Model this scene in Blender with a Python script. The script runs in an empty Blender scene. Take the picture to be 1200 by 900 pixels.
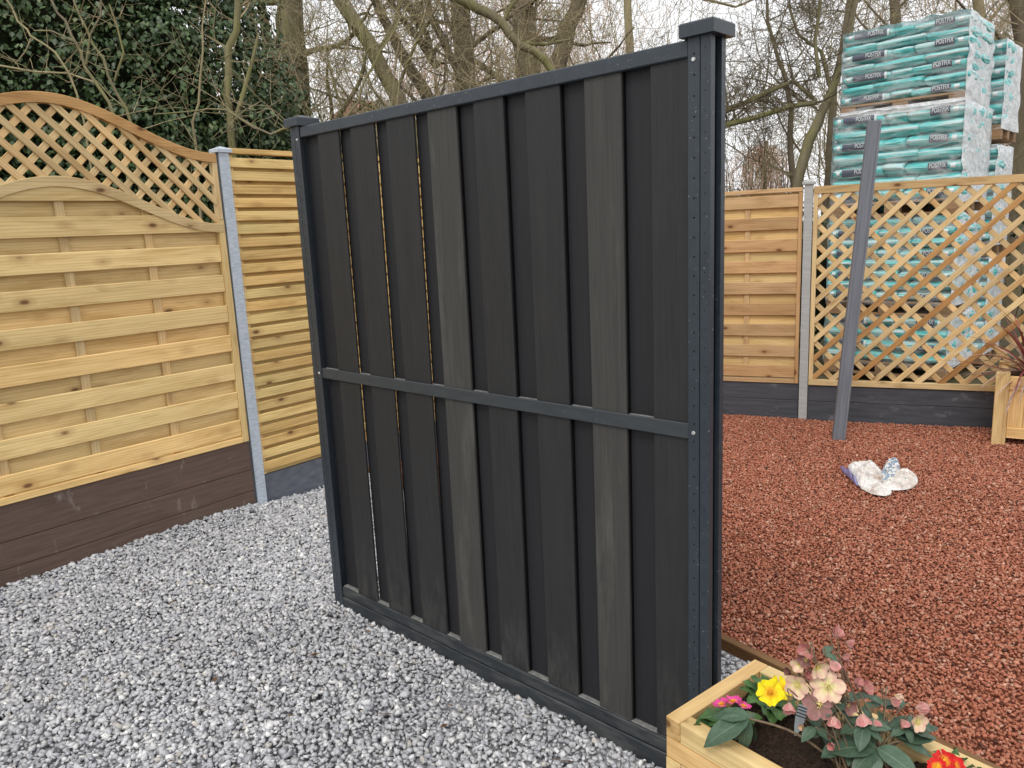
import bpy, bmesh, math, random
import numpy as np
from mathutils import Vector, Matrix, noise as mnoise
R_ = math.radians
scene = bpy.context.scene
COL = scene.collection
random.seed(7); rng = np.random.default_rng(7)

# ------------------------------------------------------------------ camera
F, PITCH, ROLL, CAMH = 912.36, .195, .046, 1.666
CP, SP, CR, SR = math.cos(PITCH), math.sin(PITCH), math.cos(ROLL), math.sin(ROLL)
cam = bpy.data.cameras.new('camera'); camo = bpy.data.objects.new('camera', cam); COL.objects.link(camo)
er = Vector((CR, -SR*SP, -SR*CP)); eu = Vector((SR, CR*SP, CR*CP)); fw = Vector((0, CP, -SP))
M = Matrix((er, eu, -fw)).transposed().to_4x4(); M.translation = (0, 0, CAMH)
camo.matrix_world = M
cam.sensor_width = 36; cam.lens = F/1200*36; cam.clip_end = 500; cam.clip_start = .05
scene.camera = camo

# ------------------------------------------------------------------ world, sun, exposure
world = bpy.data.worlds.new('World'); scene.world = world; world.use_nodes = True
wn = world.node_tree; wn.nodes.clear()
SUN_EL, SUN_AZ = R_(52), R_(205)          # azimuth clockwise from +Y
sky = wn.nodes.new('ShaderNodeTexSky'); sky.sky_type = 'NISHITA'; sky.sun_disc = False
sky.sun_elevation = SUN_EL; sky.sun_rotation = SUN_AZ; sky.air_density = 1; sky.dust_density = 4
tc = wn.nodes.new('ShaderNodeTexCoord'); mp = wn.nodes.new('ShaderNodeMapping'); mp.inputs['Scale'].default_value = (1.5, 1.5, 5)
nz = wn.nodes.new('ShaderNodeTexNoise'); nz.inputs['Scale'].default_value = 1.3; nz.inputs['Detail'].default_value = 5
cr = wn.nodes.new('ShaderNodeValToRGB')
cr.color_ramp.elements[0].position = .3; cr.color_ramp.elements[0].color = (.86, .87, .91, 1)
cr.color_ramp.elements[1].position = .65; cr.color_ramp.elements[1].color = (1, 1, 1, 1)
sc = wn.nodes.new('ShaderNodeVectorMath'); sc.operation = 'SCALE'; sc.inputs['Scale'].default_value = 10.6
mx = wn.nodes.new('ShaderNodeMix'); mx.data_type = 'RGBA'; mx.inputs[0].default_value = .93
bg = wn.nodes.new('ShaderNodeBackground'); bg.inputs['Strength'].default_value = .1
wo = wn.nodes.new('ShaderNodeOutputWorld')
wn.links.new(tc.outputs['Generated'], mp.inputs['Vector']); wn.links.new(mp.outputs[0], nz.inputs['Vector'])
wn.links.new(nz.outputs['Fac'], cr.inputs['Fac']); wn.links.new(cr.outputs['Color'], sc.inputs[0])
wn.links.new(sky.outputs[0], mx.inputs[6]); wn.links.new(sc.outputs[0], mx.inputs[7])
wn.links.new(mx.outputs[2], bg.inputs['Color']); wn.links.new(bg.outputs[0], wo.inputs[0])
sun = bpy.data.lights.new('sun', 'SUN'); sun.energy = 1.0; sun.angle = R_(16); sun.color = (1, .96, .9)
suno = bpy.data.objects.new('sun', sun); COL.objects.link(suno)
sd = Vector((math.sin(SUN_AZ)*math.cos(SUN_EL), math.cos(SUN_AZ)*math.cos(SUN_EL), math.sin(SUN_EL)))
suno.rotation_euler = sd.to_track_quat('Z', 'Y').to_euler()
scene.view_settings.view_transform = 'Standard'; scene.view_settings.look = 'None'
scene.view_settings.exposure = 0.38; scene.view_settings.gamma = 1

# ------------------------------------------------------------------ helpers
def ray(u, v):
    dx, dy = u-600, v-450
    x = CR*dx - SR*dy; y = SR*dx + CR*dy
    return Vector((x, F*CP - y*SP, -F*SP - y*CP))
def atY(u, v, Y):
    d = ray(u, v); return Vector((0, 0, CAMH)) + d*(Y/d.y)
def atZ(u, v, z):
    d = ray(u, v); return Vector((0, 0, CAMH)) + d*((z-CAMH)/d.z)
def tag(o, label=None, cat=None, group=None, kind=None):
    if label: o['label'] = label
    if cat: o['category'] = cat
    if group: o['group'] = group
    if kind: o['kind'] = kind
    return o
def thing(name, label, cat, loc=(0, 0, 0), rz=0, group=None):
    o = bpy.data.objects.new(name, None); COL.objects.link(o)
    o.location = loc; o.rotation_euler = (0, 0, rz); o.empty_display_size = .1
    return tag(o, label, cat, group)
def link(name, me, mat=None, parent=None, world=False):
    o = bpy.data.objects.new(name, me); COL.objects.link(o)
    if mat and not me.materials: me.materials.append(mat)
    if parent:
        o.parent = parent
        if world: o.matrix_parent_inverse = Matrix.Translation(-Vector(wloc(parent)))
    return o
def wloc(o):
    l = Vector(o.location)
    if o.parent: l = l + Vector(wloc(o.parent)) + o.matrix_parent_inverse.translation
    return l
class MB:
    def __init__(s): s.v = []; s.f = []
    def add(s, vs, fs):
        b = len(s.v); s.v.extend([tuple(p) for p in vs]); s.f.extend([tuple(i+b for i in f) for f in fs])
    def box(s, x0, x1, y0, y1, z0, z1):
        s.add([(x0,y0,z0),(x1,y0,z0),(x1,y1,z0),(x0,y1,z0),(x0,y0,z1),(x1,y0,z1),(x1,y1,z1),(x0,y1,z1)],
              [(3,2,1,0),(4,5,6,7),(0,1,5,4),(1,2,6,5),(2,3,7,6),(3,0,4,7)])
    def tube(s, pts, rad, n=6, cap=True):
        prev = None; rings = []
        for i, p in enumerate(pts):
            p = Vector(p)
            t = (Vector(pts[min(i+1, len(pts)-1)]) - Vector(pts[max(i-1, 0)]))
            if t.length < 1e-9: t = Vector((0, 0, 1))
            t.normalize()
            if prev is None:
                a = Vector((0, 0, 1)) if abs(t.z) < .9 else Vector((1, 0, 0)); u = t.cross(a).normalized()
            else:
                u = (prev - t*prev.dot(t))
                u = u.normalized() if u.length > 1e-6 else t.orthogonal().normalized()
            prev = u; w = t.cross(u); r = rad[i] if hasattr(rad, '__len__') else rad
            rings.append([p + (u*math.cos(a)+w*math.sin(a))*r for a in [2*math.pi*k/n for k in range(n)]])
        vs = [q for r in rings for q in r]
        fs = [(i*n+k, i*n+(k+1) % n, (i+1)*n+(k+1) % n, (i+1)*n+k) for i in range(len(pts)-1) for k in range(n)]
        if cap: fs += [tuple(range(n))[::-1], tuple((len(pts)-1)*n+k for k in range(n))]
        s.add(vs, fs)
    def mesh(s, name, mat=None, smooth=False):
        me = bpy.data.meshes.new(name); me.from_pydata(s.v, [], s.f); me.update()
        if smooth: me.shade_smooth()
        if mat: me.materials.append(mat)
        return me
    def build(s, name, mat, parent=None, world=False, smooth=False):
        return link(name, s.mesh(name, mat, smooth), None, parent, world)
_cache = {}
def bevbox(lx, ly, lz, mat, b=.002):
    key = (round(lx, 4), round(ly, 4), round(lz, 4), mat.name, b)
    if key in _cache: return _cache[key]
    b = min(b, lx*.3, ly*.3, lz*.3)
    vs = []; idx = {}
    for sx in (-1, 1):
        for sy in (-1, 1):
            for sz in (-1, 1):
                X, Y, Z = sx*lx/2, sy*ly/2, sz*lz/2
                for k, p in enumerate(((X, Y-sy*b, Z-sz*b), (X-sx*b, Y, Z-sz*b), (X-sx*b, Y-sy*b, Z))):
                    idx[(sx, sy, sz, k)] = len(vs); vs.append(p)
    bm = bmesh.new(); bv = [bm.verts.new(p) for p in vs]
    S = (-1, 1)
    def face(ids):
        f = bm.faces.new([bv[i] for i in ids])
    for k in range(3):
        for s in S:
            o = [(a, c) for a, c in ((-1,-1),(1,-1),(1,1),(-1,1))]
            def key3(a, c): t = [a, c]; t.insert(k, s); return idx[(*t, k)]
            face([key3(a, c) for a, c in o])
    for k in range(3):      # edges along axis k
        i, j = [q for q in range(3) if q != k]
        for si in S:
            for sj in S:
                def kk(sk, face_k):
                    t = [0, 0, 0]; t[k] = sk; t[i] = si; t[j] = sj; return idx[(*t, face_k)]
                face([kk(-1, i), kk(1, i), kk(1, j), kk(-1, j)])
    for sx in S:
        for sy in S:
            for sz in S: face([idx[(sx, sy, sz, k)] for k in range(3)])
    bmesh.ops.recalc_face_normals(bm, faces=bm.faces[:])
    me = bpy.data.meshes.new('piece'); bm.to_mesh(me); bm.free(); me.materials.append(mat)
    _cache[key] = me; return me
def board(name, parent, mat, a, b, width, y0, y1, bev=.002, jit=0):
    """board in the parent's XZ plane from a=(x,z) to b, width across, y0..y1 thick"""
    dx, dz = b[0]-a[0], b[1]-a[1]; L = math.hypot(dx, dz)
    o = link(name, bevbox(L, y1-y0, width, mat, bev), None, parent)
    o.location = ((a[0]+b[0])/2, (y0+y1)/2, (a[1]+b[1])/2)
    o.rotation_euler = (random.uniform(-jit, jit), -math.atan2(dz, dx) + random.uniform(-jit, jit)*.15, 0)
    return o
def hboard(name, parent, mat, x0, x1, z0, z1, y0, y1, bev=.002, jit=0):
    return board(name, parent, mat, (x0, (z0+z1)/2), (x1, (z0+z1)/2), z1-z0, y0, y1, bev, jit)
def vboard(name, parent, mat, x0, x1, z0, z1, y0, y1, bev=.002, jit=0):
    return board(name, parent, mat, ((x0+x1)/2, z0), ((x0+x1)/2, z1), x1-x0, y0, y1, bev, jit)
def yboard(name, parent, mat, x0, x1, y0, y1, z0, z1, bev=.002):
    o = link(name, bevbox(y1-y0, x1-x0, z1-z0, mat, bev), None, parent)
    o.location = ((x0+x1)/2, (y0+y1)/2, (z0+z1)/2); o.rotation_euler = (0, 0, math.pi/2); return o
def prism(name, parent, mat, poly, y0, y1, smooth=False):
    """poly = list of (x,z), convex or not; extruded in y"""
    bm = bmesh.new()
    cx = sum(p[0] for p in poly)/len(poly); cz = sum(p[1] for p in poly)/len(poly)
    f = [bm.verts.new((p[0]-cx, y0, p[1]-cz)) for p in poly]; g = [bm.verts.new((p[0]-cx, y1, p[1]-cz)) for p in poly]
    bm.faces.new(f); bm.faces.new(g[::-1]); n = len(poly)
    for i in range(n): bm.faces.new((f[i], g[i], g[(i+1) % n], f[(i+1) % n]))
    bmesh.ops.recalc_face_normals(bm, faces=bm.faces[:])
    me = bpy.data.meshes.new(name); bm.to_mesh(me); bm.free(); me.materials.append(mat)
    o = link(name, me, None, parent); o.location = (cx, 0, cz); return o

# ------------------------------------------------------------------ materials
def newmat(name, rough=.7, spec=.3):
    m = bpy.data.materials.new(name); m.use_nodes = True; nt = m.node_tree
    b = nt.nodes['Principled BSDF']; b.inputs['Roughness'].default_value = rough; b.inputs['Specular IOR Level'].default_value = spec
    return m, nt, b
def N(nt, t, **kw):
    n = nt.nodes.new(t)
    for k, v in kw.items():
        if k in n.inputs: n.inputs[k].default_value = v
        else: setattr(n, k, v)
    return n
def ramp(nt, fac, stops):
    r = nt.nodes.new('ShaderNodeValToRGB'); e = r.color_ramp.elements
    while len(e) < len(stops): e.new(.5)
    for i, (p, c) in enumerate(stops): e[i].position = p; e[i].color = (*c, 1) if len(c) == 3 else c
    nt.links.new(fac, r.inputs['Fac']); return r.outputs['Color']
def mixc(nt, fac, a, b, mode='MIX'):
    m = nt.nodes.new('ShaderNodeMix'); m.data_type = 'RGBA'; m.blend_type = mode; m.clamp_result = False
    for s, x in ((0, fac), (6, a), (7, b)):
        if isinstance(x, (int, float)): m.inputs[s].default_value = x
        elif isinstance(x, tuple): m.inputs[s].default_value = (*x, 1)
        else: nt.links.new(x, m.inputs[s])
    return m.outputs[2]
def math_(nt, op, a, b=0, c=None):
    m = nt.nodes.new('ShaderNodeMath'); m.operation = op
    for i, x in enumerate((a, b, c)):
        if x is None: continue
        if isinstance(x, (int, float)): m.inputs[i].default_value = x
        else: nt.links.new(x, m.inputs[i])
    return m.outputs[0]
def coords(nt, scale, offs=17.0, kind='Object'):
    t = N(nt, 'ShaderNodeTexCoord'); oi = N(nt, 'ShaderNodeObjectInfo')
    sc_ = N(nt, 'ShaderNodeVectorMath', operation='MULTIPLY'); sc_.inputs[1].default_value = scale
    nt.links.new(t.outputs[kind], sc_.inputs[0])
    cx = N(nt, 'ShaderNodeCombineXYZ')
    r = math_(nt, 'MULTIPLY', oi.outputs['Random'], offs)
    for i in range(3): nt.links.new(r, cx.inputs[i])
    ad = N(nt, 'ShaderNodeVectorMath', operation='ADD'); nt.links.new(sc_.outputs[0], ad.inputs[0]); nt.links.new(cx.outputs[0], ad.inputs[1])
    return ad.outputs[0], oi.outputs['Random']
def noise(nt, vec, scale=1, detail=3, rough=.55, dist=0):
    n = N(nt, 'ShaderNodeTexNoise', Scale=scale, Detail=detail, Roughness=rough, Distortion=dist)
    nt.links.new(vec, n.inputs['Vector']); return n.outputs['Fac']
def bump(nt, b, h, strength=.3, dist=.002):
    n = N(nt, 'ShaderNodeBump', Strength=strength, Distance=dist); nt.links.new(h, n.inputs['Height']); nt.links.new(n.outputs[0], b.inputs['Normal'])
def wood(name, c1, c2, knot=(.13, .06, .025), green=.25, tone=(.82, 1.12), knots=True, rough=.68, warm=(1.0, .80, .62), warmf=.35):
    m, nt, b = newmat(name, rough, .25)
    v, rnd = coords(nt, (2.2, 18, 18))
    g1 = noise(nt, v, 1, 4, .6, .6)
    v2, _ = coords(nt, (5, 130, 130)); g2 = noise(nt, v2, 1, 2, .5)
    base = ramp(nt, g1, [(.32, c2), (.5, c1), (.68, tuple(min(1, x*1.1) for x in c1))])
    # growth rings
    v3, _ = coords(nt, (.45, 9, 9)); w = N(nt, 'ShaderNodeTexWave', wave_type='BANDS', bands_direction='Z', Scale=2.2, Distortion=7, Detail=3)
    w.inputs['Detail Scale'].default_value = .8; nt.links.new(v3, w.inputs['Vector'])
    ringc = ramp(nt, w.outputs['Fac'], [(.0, (.80, .66, .48)), (.3, (1, 1, 1)), (1, (1, 1, 1))])
    base = mixc(nt, .55, base, ringc, 'MULTIPLY')
    fine = ramp(nt, g2, [(.35, (.86, .84, .80)), (.6, (1, 1, 1))]); base = mixc(nt, .6, base, fine, 'MULTIPLY')
    # greenish preservative patches
    vg, _ = coords(nt, (1.6, 5, 5), 31); gp = ramp(nt, noise(nt, vg, 1, 2), [(.45, (0, 0, 0)), (.7, (1, 1, 1))])
    base = mixc(nt, math_(nt, 'MULTIPLY', gp, green), base, (.46, .46, .20))
    if knots:
        vk, _ = coords(nt, (5.5, 11, 11), 23)
        vo = N(nt, 'ShaderNodeTexVoronoi', Scale=1.0); nt.links.new(vk, vo.inputs['Vector'])
        sel = math_(nt, 'GREATER_THAN', N(nt, 'ShaderNodeSeparateColor').outputs[0], .0)
        sp = nt.nodes.new('ShaderNodeSeparateColor'); nt.links.new(vo.outputs['Color'], sp.inputs[0])
        sel = math_(nt, 'GREATER_THAN', sp.outputs[0], .42)
        halo = ramp(nt, vo.outputs['Distance'], [(.10, (1, 1, 1)), (.38, (0, 0, 0))])
        core = ramp(nt, vo.outputs['Distance'], [(.08, (1, 1, 1)), (.16, (0, 0, 0))])
        base = mixc(nt, math_(nt, 'MULTIPLY', math_(nt, 'MULTIPLY', halo, sel), .55), base, (.36, .20, .075))
        base = mixc(nt, math_(nt, 'MULTIPLY', math_(nt, 'MULTIPLY', core, sel), .85), base, knot)
    t = N(nt, 'ShaderNodeMapRange'); nt.links.new(rnd, t.inputs['Value']); t.inputs['To Min'].default_value = tone[0]; t.inputs['To Max'].default_value = tone[1]
    hs = N(nt, 'ShaderNodeHueSaturation'); nt.links.new(base, hs.inputs['Color']); nt.links.new(t.outputs[0], hs.inputs['Value'])
    r2 = math_(nt, 'FRACT', math_(nt, 'MULTIPLY', rnd, 13.7))
    wf = math_(nt, 'MULTIPLY', math_(nt, 'GREATER_THAN', r2, .6), warmf)
    out = mixc(nt, wf, hs.outputs[0], warm, 'MULTIPLY')
    nt.links.new(out, b.inputs['Base Color']); bump(nt, b, math_(nt, 'ADD', g1, g2), .35, .002)
    return m
PINE = wood('pine', (.80, .60, .285), (.65, .45, .185), green=.10)
PINE_D = wood('pine_louvre', (.78, .58, .25), (.59, .40, .155), green=.22)
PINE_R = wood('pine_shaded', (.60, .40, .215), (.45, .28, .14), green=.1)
PINE_B = wood('pine_back', (.78, .58, .28), (.64, .44, .185), green=.12)
PINE_L = wood('pine_lath', (.74, .56, .30), (.58, .41, .20), green=.08, tone=(.75, 1.1))
PINE_P = wood('pine_planter', (.78, .57, .28), (.62, .42, .19), green=.2)
PALLETW = wood('pallet_wood', (.33, .22, .13), (.22, .14, .08), green=0)
EDGEW = wood('edging_wood', (.20, .11, .05), (.11, .06, .025), green=.1)

def speck(name, c1, c2, scale=(40, 40, 40), rough=.6, spec=.4, bumps=.2, bd=.001, streak=None, metal=0, dirt=None):
    m, nt, b = newmat(name, rough, spec); v, rnd = coords(nt, scale); n = noise(nt, v, 1, 5, .6)
    c = ramp(nt, n, [(.3, c1), (.7, c2)])
    if streak:
        v2, _ = coords(nt, streak[0], 9); s = ramp(nt, noise(nt, v2, 1, 4, .65), [(streak[1], (0, 0, 0)), (streak[2], (1, 1, 1))])
        c = mixc(nt, math_(nt, 'MULTIPLY', s, streak[4]), c, streak[3])
    if dirt:
        tcd = N(nt, 'ShaderNodeTexCoord'); sx = N(nt, 'ShaderNodeSeparateXYZ'); nt.links.new(tcd.outputs['Object'], sx.inputs[0])
        mr_ = N(nt, 'ShaderNodeMapRange'); nt.links.new(sx.outputs[0], mr_.inputs['Value']); mr_.inputs['From Min'].default_value = dirt[0]; mr_.inputs['From Max'].default_value = dirt[1]; mr_.inputs['To Min'].default_value = 1; mr_.inputs['To Max'].default_value = dirt[3]
        v4, _ = coords(nt, (9, 30, 30), 5); nd = ramp(nt, noise(nt, v4, 1, 5, .75), [(.42, (0, 0, 0)), (.72, (1, 1, 1))])
        c = mixc(nt, math_(nt, 'MULTIPLY', math_(nt, 'MULTIPLY', nd, mr_.outputs[0]), .5), c, dirt[2])
    nt.links.new(c, b.inputs['Base Color']); bump(nt, b, n, bumps, bd); b.inputs['Metallic'].default_value = metal
    return m
ANTH = speck('anthracite_paint', (.022, .031, .042), (.031, .042, .054), (30, 30, 30), .42, .5, .1, .0005, ((110, 110, 110), .66, .69, (.34, .35, .36), .6))
ANTH_R = speck('anthracite_rail', (.030, .037, .043), (.042, .051, .058), (10, 60, 60), .5, .5, .1, .0005, ((60, 60, 60), .62, .75, (.12, .125, .13), .35))
ANTH_BASE = speck('anthracite_base_rail', (.020, .025, .030), (.032, .038, .044), (3, 40, 40), .55, .4, .3, .001, ((6, 25, 25), .46, .72, (.13, .13, .125), .5))
COMP = speck('composite_board', (.0165, .0172, .0185), (.0255, .0262, .0275), (3, 160, 160), .62, .35, .5, .0008, ((1.2, 30, 30), .45, .8, (.034, .034, .034), .35), dirt=(-.98, -.70, (.10, .098, .092), .12))
COMP_SHADE = speck('composite_board_recess_shade', (.0135, .014, .0165), (.0185, .0195, .0225), (3, 160, 160), .6, .35, .5, .0008)  # darker copy of the board colour, with the recess shade painted in
COMP_L = speck('composite_board_weathered', (.042, .042, .040), (.062, .061, .057), (3, 120, 120), .72, .3, .5, .0008, ((2.5, 14, 14), .52, .72, (.125, .12, .105), .5))
DUST = speck('dusty_ledge', (.13, .13, .125), (.26, .26, .25), (60, 60, 60), .9, .2)
BOARD_BROWN = speck('brown_ground_board', (.095, .063, .050), (.145, .098, .078), (5, 60, 60), .75, .25, .4, .001, ((11, 30, 4), .63, .76, (.45, .41, .38), .45))
BOARD_GREY = speck('grey_ground_board', (.052, .056, .067), (.090, .094, .108), (4, 40, 40), .8, .25, .5, .002, ((7, 12, 12), .60, .76, (.30, .30, .32), .45))
BOARD_BLUE = speck('bluegrey_ground_board', (.09, .10, .125), (.15, .16, .19), (14, 30, 30), .8, .25, .5, .002)
GALV = speck('galvanised_post', (.34, .40, .47), (.56, .62, .68), (30, 120, 120), .45, .5, .3, .0008)
GALV_R = speck('grey_metal_post', (.36, .37, .37), (.46, .47, .46), (8, 60, 60), .5, .4, .2, .0008)
SLATE = speck('slate_grey_post', (.13, .145, .17), (.195, .21, .24), (3, 60, 60), .6, .35, .4, .001, ((2, 20, 20), .55, .8, (.23, .24, .26), .3))
BLACK, _, bb = newmat('black_hole_and_shadow', .9, .1); bb.inputs['Base Color'].default_value = (.004, .004, .005, 1)
SCREW, _, bb = newmat('zinc_screw', .3, .6); bb.inputs['Base Color'].default_value = (.6, .6, .58, 1); bb.inputs['Metallic'].default_value = .6

# ------------------------------------------------------------------ walls frames
LO, LA = (-1.621, 4.789), .878
RO, RA = (2.43, 6.348), -.422
A2 = np.array([.485, 2.093]); B2 = np.array([-.821, 3.332]); DA = math.atan2(*(A2-B2)[::-1])
def wpt(O, A, s, y=0, z=0):
    return Vector((O[0]+s*math.cos(A)-y*math.sin(A), O[1]+s*math.sin(A)+y*math.cos(A), z))

# ------------------------------------------------------------------ ground
def sheet(name, pts, z, mat, label=None):
    me = bpy.data.meshes.new(name); me.from_pydata([(x, y, z) for x, y in pts], [], [tuple(range(len(pts)))]); me.materials.append(mat)
    o = link(name, me); o['kind'] = 'structure'
    if label: o['label'] = label
    return o
GRD = speck('rough_grass_soil', (.05, .055, .025), (.12, .10, .06), (3, 3, 3), .95, .1, .8, .03)
sheet('ground', [(-150, -60), (150, -60), (150, 260), (-150, 260)], -.07, GRD)
# edging line between grey and red gravel
E0 = Vector((.788, 2.874)); ED = Vector((.178, -.249)).normalized()
EF = E0 - ED*3.25; EN = E0 + ED*3.0            # far end at the left fence, near end behind the planter
GREYB = speck('gravel_bed_grey', (.22, .22, .23), (.36, .36, .38), (60, 60, 60), .95, .1, .9, .01)
REDB = speck('gravel_bed_red', (.20, .070, .042), (.32, .12, .072), (60, 60, 60), .95, .1, .9, .01)
Lf = lambda s: wpt(LO, LA, s)
corner_s = 3.2
pL0 = Lf(-4.6); pE = Lf(.95)
sheet('gravel_path', [(pL0.x, pL0.y), (-3.2, -1.5), (3.8, -1.5), (EN.x, EN.y), (EF.x, EF.y), (pE.x, pE.y)], -.016, GREYB)
pc = Lf(corner_s); pr = wpt(RO, RA, 4.5)
sheet('red_gravel_terrace', [(EF.x, EF.y), (EN.x, EN.y), (3.8, -1.5), (6.4, -1.5), (pr.x, pr.y), (pc.x, pc.y), (pE.x, pE.y)], -.02, REDB)

# stones: one mesh each, real geometry
def side_edge(x, y): return (x-E0.x)*ED.y - (y-E0.y)*ED.x      # >0 : grey (camera-left) side ?
def hground(x, y):
    # slight rise toward the left fence near the camera
    nx, ny = math.sin(LA), -math.cos(LA)
    d = (x-LO[0])*nx + (y-LO[1])*ny; s = (x-LO[0])*math.cos(LA)+(y-LO[1])*math.sin(LA)
    return .045*np.clip(1-d/.9, 0, 1)*np.clip((-s+.25)/.5, 0, 1) + .006*np.sin(x*3.1+y*1.7) + .005*np.sin(x*7-y*5)
def stones(name, X, Y, Z, S, cols, mat, flat=.6, seed=1, label=None):
    r = np.random.default_rng(seed); n = len(X); K = 40
    cube = np.array([(-1,-1,-1),(1,-1,-1),(1,1,-1),(-1,1,-1),(-1,-1,1),(1,-1,1),(1,1,1),(-1,1,1)], float)
    tri = np.array([(0,2,1),(0,3,2),(4,5,6),(4,6,7),(0,1,5),(0,5,4),(1,2,6),(1,6,5),(2,3,7),(2,7,6),(3,0,4),(3,4,7)])
    tri2 = np.array([(0,3,1),(1,3,2),(4,5,7),(5,6,7),(0,1,4),(1,5,4),(1,2,5),(2,6,5),(2,3,6),(3,7,6),(3,0,7),(0,4,7)])
    tmpl = []
    for k in range(K):
        v = cube*r.uniform(.45, 1.0, (8, 3)); sh = r.uniform(-.35, .35, 2)
        v[:, 0] += v[:, 2]*sh[0]; v[:, 1] += v[:, 2]*sh[1]
        v *= np.array([1.1, r.uniform(.55, .95), r.uniform(.35, .75)*flat/.6])
        tmpl.append(v*.55)
    tmpl = np.array(tmpl)
    ti = r.integers(0, K, n)
    V = tmpl[ti]*S[:, None, None]
    # random rotation: yaw full, tilt moderate
    q = r.normal(0, 1, (n, 4)); q[:, 0] += 0; q /= np.linalg.norm(q, axis=1)[:, None]
    a = r.uniform(0, 2*np.pi, n); tx = r.normal(0, .5, n); ty = r.normal(0, .5, n)
    def rot(ax, an):
        c, s = np.cos(an), np.sin(an); m = np.zeros((n, 3, 3)); i, j = [(1, 2), (2, 0), (0, 1)][ax]
        m[:, ax, ax] = 1; m[:, i, i] = c; m[:, j, j] = c; m[:, i, j] = -s; m[:, j, i] = s; return m
    Rm = rot(2, a) @ rot(0, tx) @ rot(1, ty)
    V = np.einsum('nij,nkj->nki', Rm, V) + np.stack([X, Y, Z], 1)[:, None, :]
    T = np.where((r.random(n) < .5)[:, None, None], tri[None], tri2[None]) + (np.arange(n)*8)[:, None, None]
    me = bpy.data.meshes.new(name)
    me.vertices.add(n*8); me.vertices.foreach_set('co', V.reshape(-1).astype(np.float32))
    nt_ = n*12; me.loops.add(nt_*3); me.loops.foreach_set('vertex_index', T.reshape(-1).astype(np.int32))
    me.polygons.add(nt_); me.polygons.foreach_set('loop_start', np.arange(0, nt_*3, 3, dtype=np.int32))
    me.update(calc_edges=True)
    at = me.color_attributes.new('stone', 'FLOAT_COLOR', 'POINT')
    C = np.ones((n, 8, 4), np.float32); C[:, :, :3] = cols[:, None, :]
    at.data.foreach_set('color', C.reshape(-1)); me.materials.append(mat)
    o = link(name, me); o['kind'] = 'stuff'
    if label: o['label'] = label
    return o
def stonemat(name, rough, mott, bmp=.5):
    m, nt, b = newmat(name, rough, .35)
    at = N(nt, 'ShaderNodeAttribute'); at.attribute_name = 'stone'
    t = N(nt, 'ShaderNodeTexCoord'); n1 = N(nt, 'ShaderNodeTexNoise', Scale=90, Detail=4); nt.links.new(t.outputs['Object'], n1.inputs['Vector'])
    k = ramp(nt, n1.outputs['Fac'], [(.3, (mott, mott, mott)), (.7, (1.12, 1.12, 1.12))])
    nt.links.new(mixc(nt, 1.0, at.outputs['Color'], k, 'MULTIPLY'), b.inputs['Base Color']); bump(nt, b, n1.outputs['Fac'], bmp, .003)
    return m
GST = stonemat('grey_stone', .75, .72); RST = stonemat('red_stone', .85, .7)
def scatter(x0, x1, y0, y1, sp, keep, seed):
    r = np.random.default_rng(seed); nx, ny = int((x1-x0)/sp), int((y1-y0)/sp)
    gx, gy = np.meshgrid(np.arange(nx), np.arange(ny)); gx = gx.ravel().astype(float); gy = gy.ravel().astype(float)
    X = x0 + (gx + .5*(gy % 2) + r.uniform(-.45, .45, gx.size))*sp; Y = y0 + (gy + r.uniform(-.45, .45, gx.size))*sp
    k = keep(X, Y); return X[k], Y[k], r
def fenceL(x, y): return (x-LO[0])*math.sin(LA) - (y-LO[1])*math.cos(LA)      # distance in front of L fence
def fenceR(x, y): return (x-RO[0])*math.sin(RA) - (y-RO[1])*math.cos(RA)
edge = lambda x, y: (x-E0.x)*(-ED.y) + (y-E0.y)*ED.x     # >0 on the red side
def palette(r, n, table):
    w = np.array([t[0] for t in table]); w = w/w.sum(); i = r.choice(len(table), n, p=w)
    c = np.array([t[1] for t in table])[i]*r.uniform(.85, 1.15, (n, 1)); return np.clip(c, 0, .95)
inview = lambda X, Y, m=.35: (np.abs(X) < Y*.72+m)
X, Y, r = scatter(-3.9, 2.4, 1.25, 6.0, .0158, lambda x, y: (edge(x, y) < -.045) & (fenceL(x, y) > .01) & inview(x, y), 3)
n = len(X); S = r.uniform(.011, .027, n)*np.where(r.random(n) < .08, 1.3, 1)
S *= np.clip(.9+.1*Y/3, .9, 1.1)
Z = hground(X, Y) - .004 + r.uniform(-.007, .007, n)
# dust tone variation in broad patches
pt = np.array([mnoise.noise(Vector((x*1.3, y*1.3, 0))) for x, y in zip(X[::1], Y[::1])])
cg = palette(r, n, [(34, (.55, .555, .58)), (22, (.47, .48, .51)), (6, (.38, .395, .42)), (26, (.65, .655, .67)), (9, (.80, .80, .79)), (2, (.60, .57, .53)), (1.5, (.17, .175, .19))])
cg = np.clip(cg*.92*(1+.14*pt)[:, None], 0, .95)
stones('grey_gravel', X, Y, Z, S, cg, GST, .6, 11, 'loose grey and white crushed stone')
X, Y, r = scatter(-.9, 4.9, 1.3, 8.0, .0132, lambda x, y: (edge(x, y) > .02) & (fenceR(x, y) > .02) & (fenceL(x, y) > .02) & inview(x, y, .25), 4)
k = (X > Y*.14-.15) | (r.random(len(X)) < .30)
X, Y = X[k], Y[k]; n = len(X); S = r.uniform(.009, .019, n)*np.where(X > Y*.14-.15, 1, 1.55); Z = .002 + r.uniform(-.005, .006, n) + .005*np.sin(X*4+Y*2)
pt = np.array([mnoise.noise(Vector((x*1.1+9, y*1.1, 3))) for x, y in zip(X, Y)])
cc = palette(r, n, [(32, (.47, .176, .104)), (28, (.42, .146, .084)), (20, (.54, .234, .150)), (6, (.33, .115, .068)), (8, (.60, .34, .24)), (3, (.13, .05, .035))])
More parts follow.
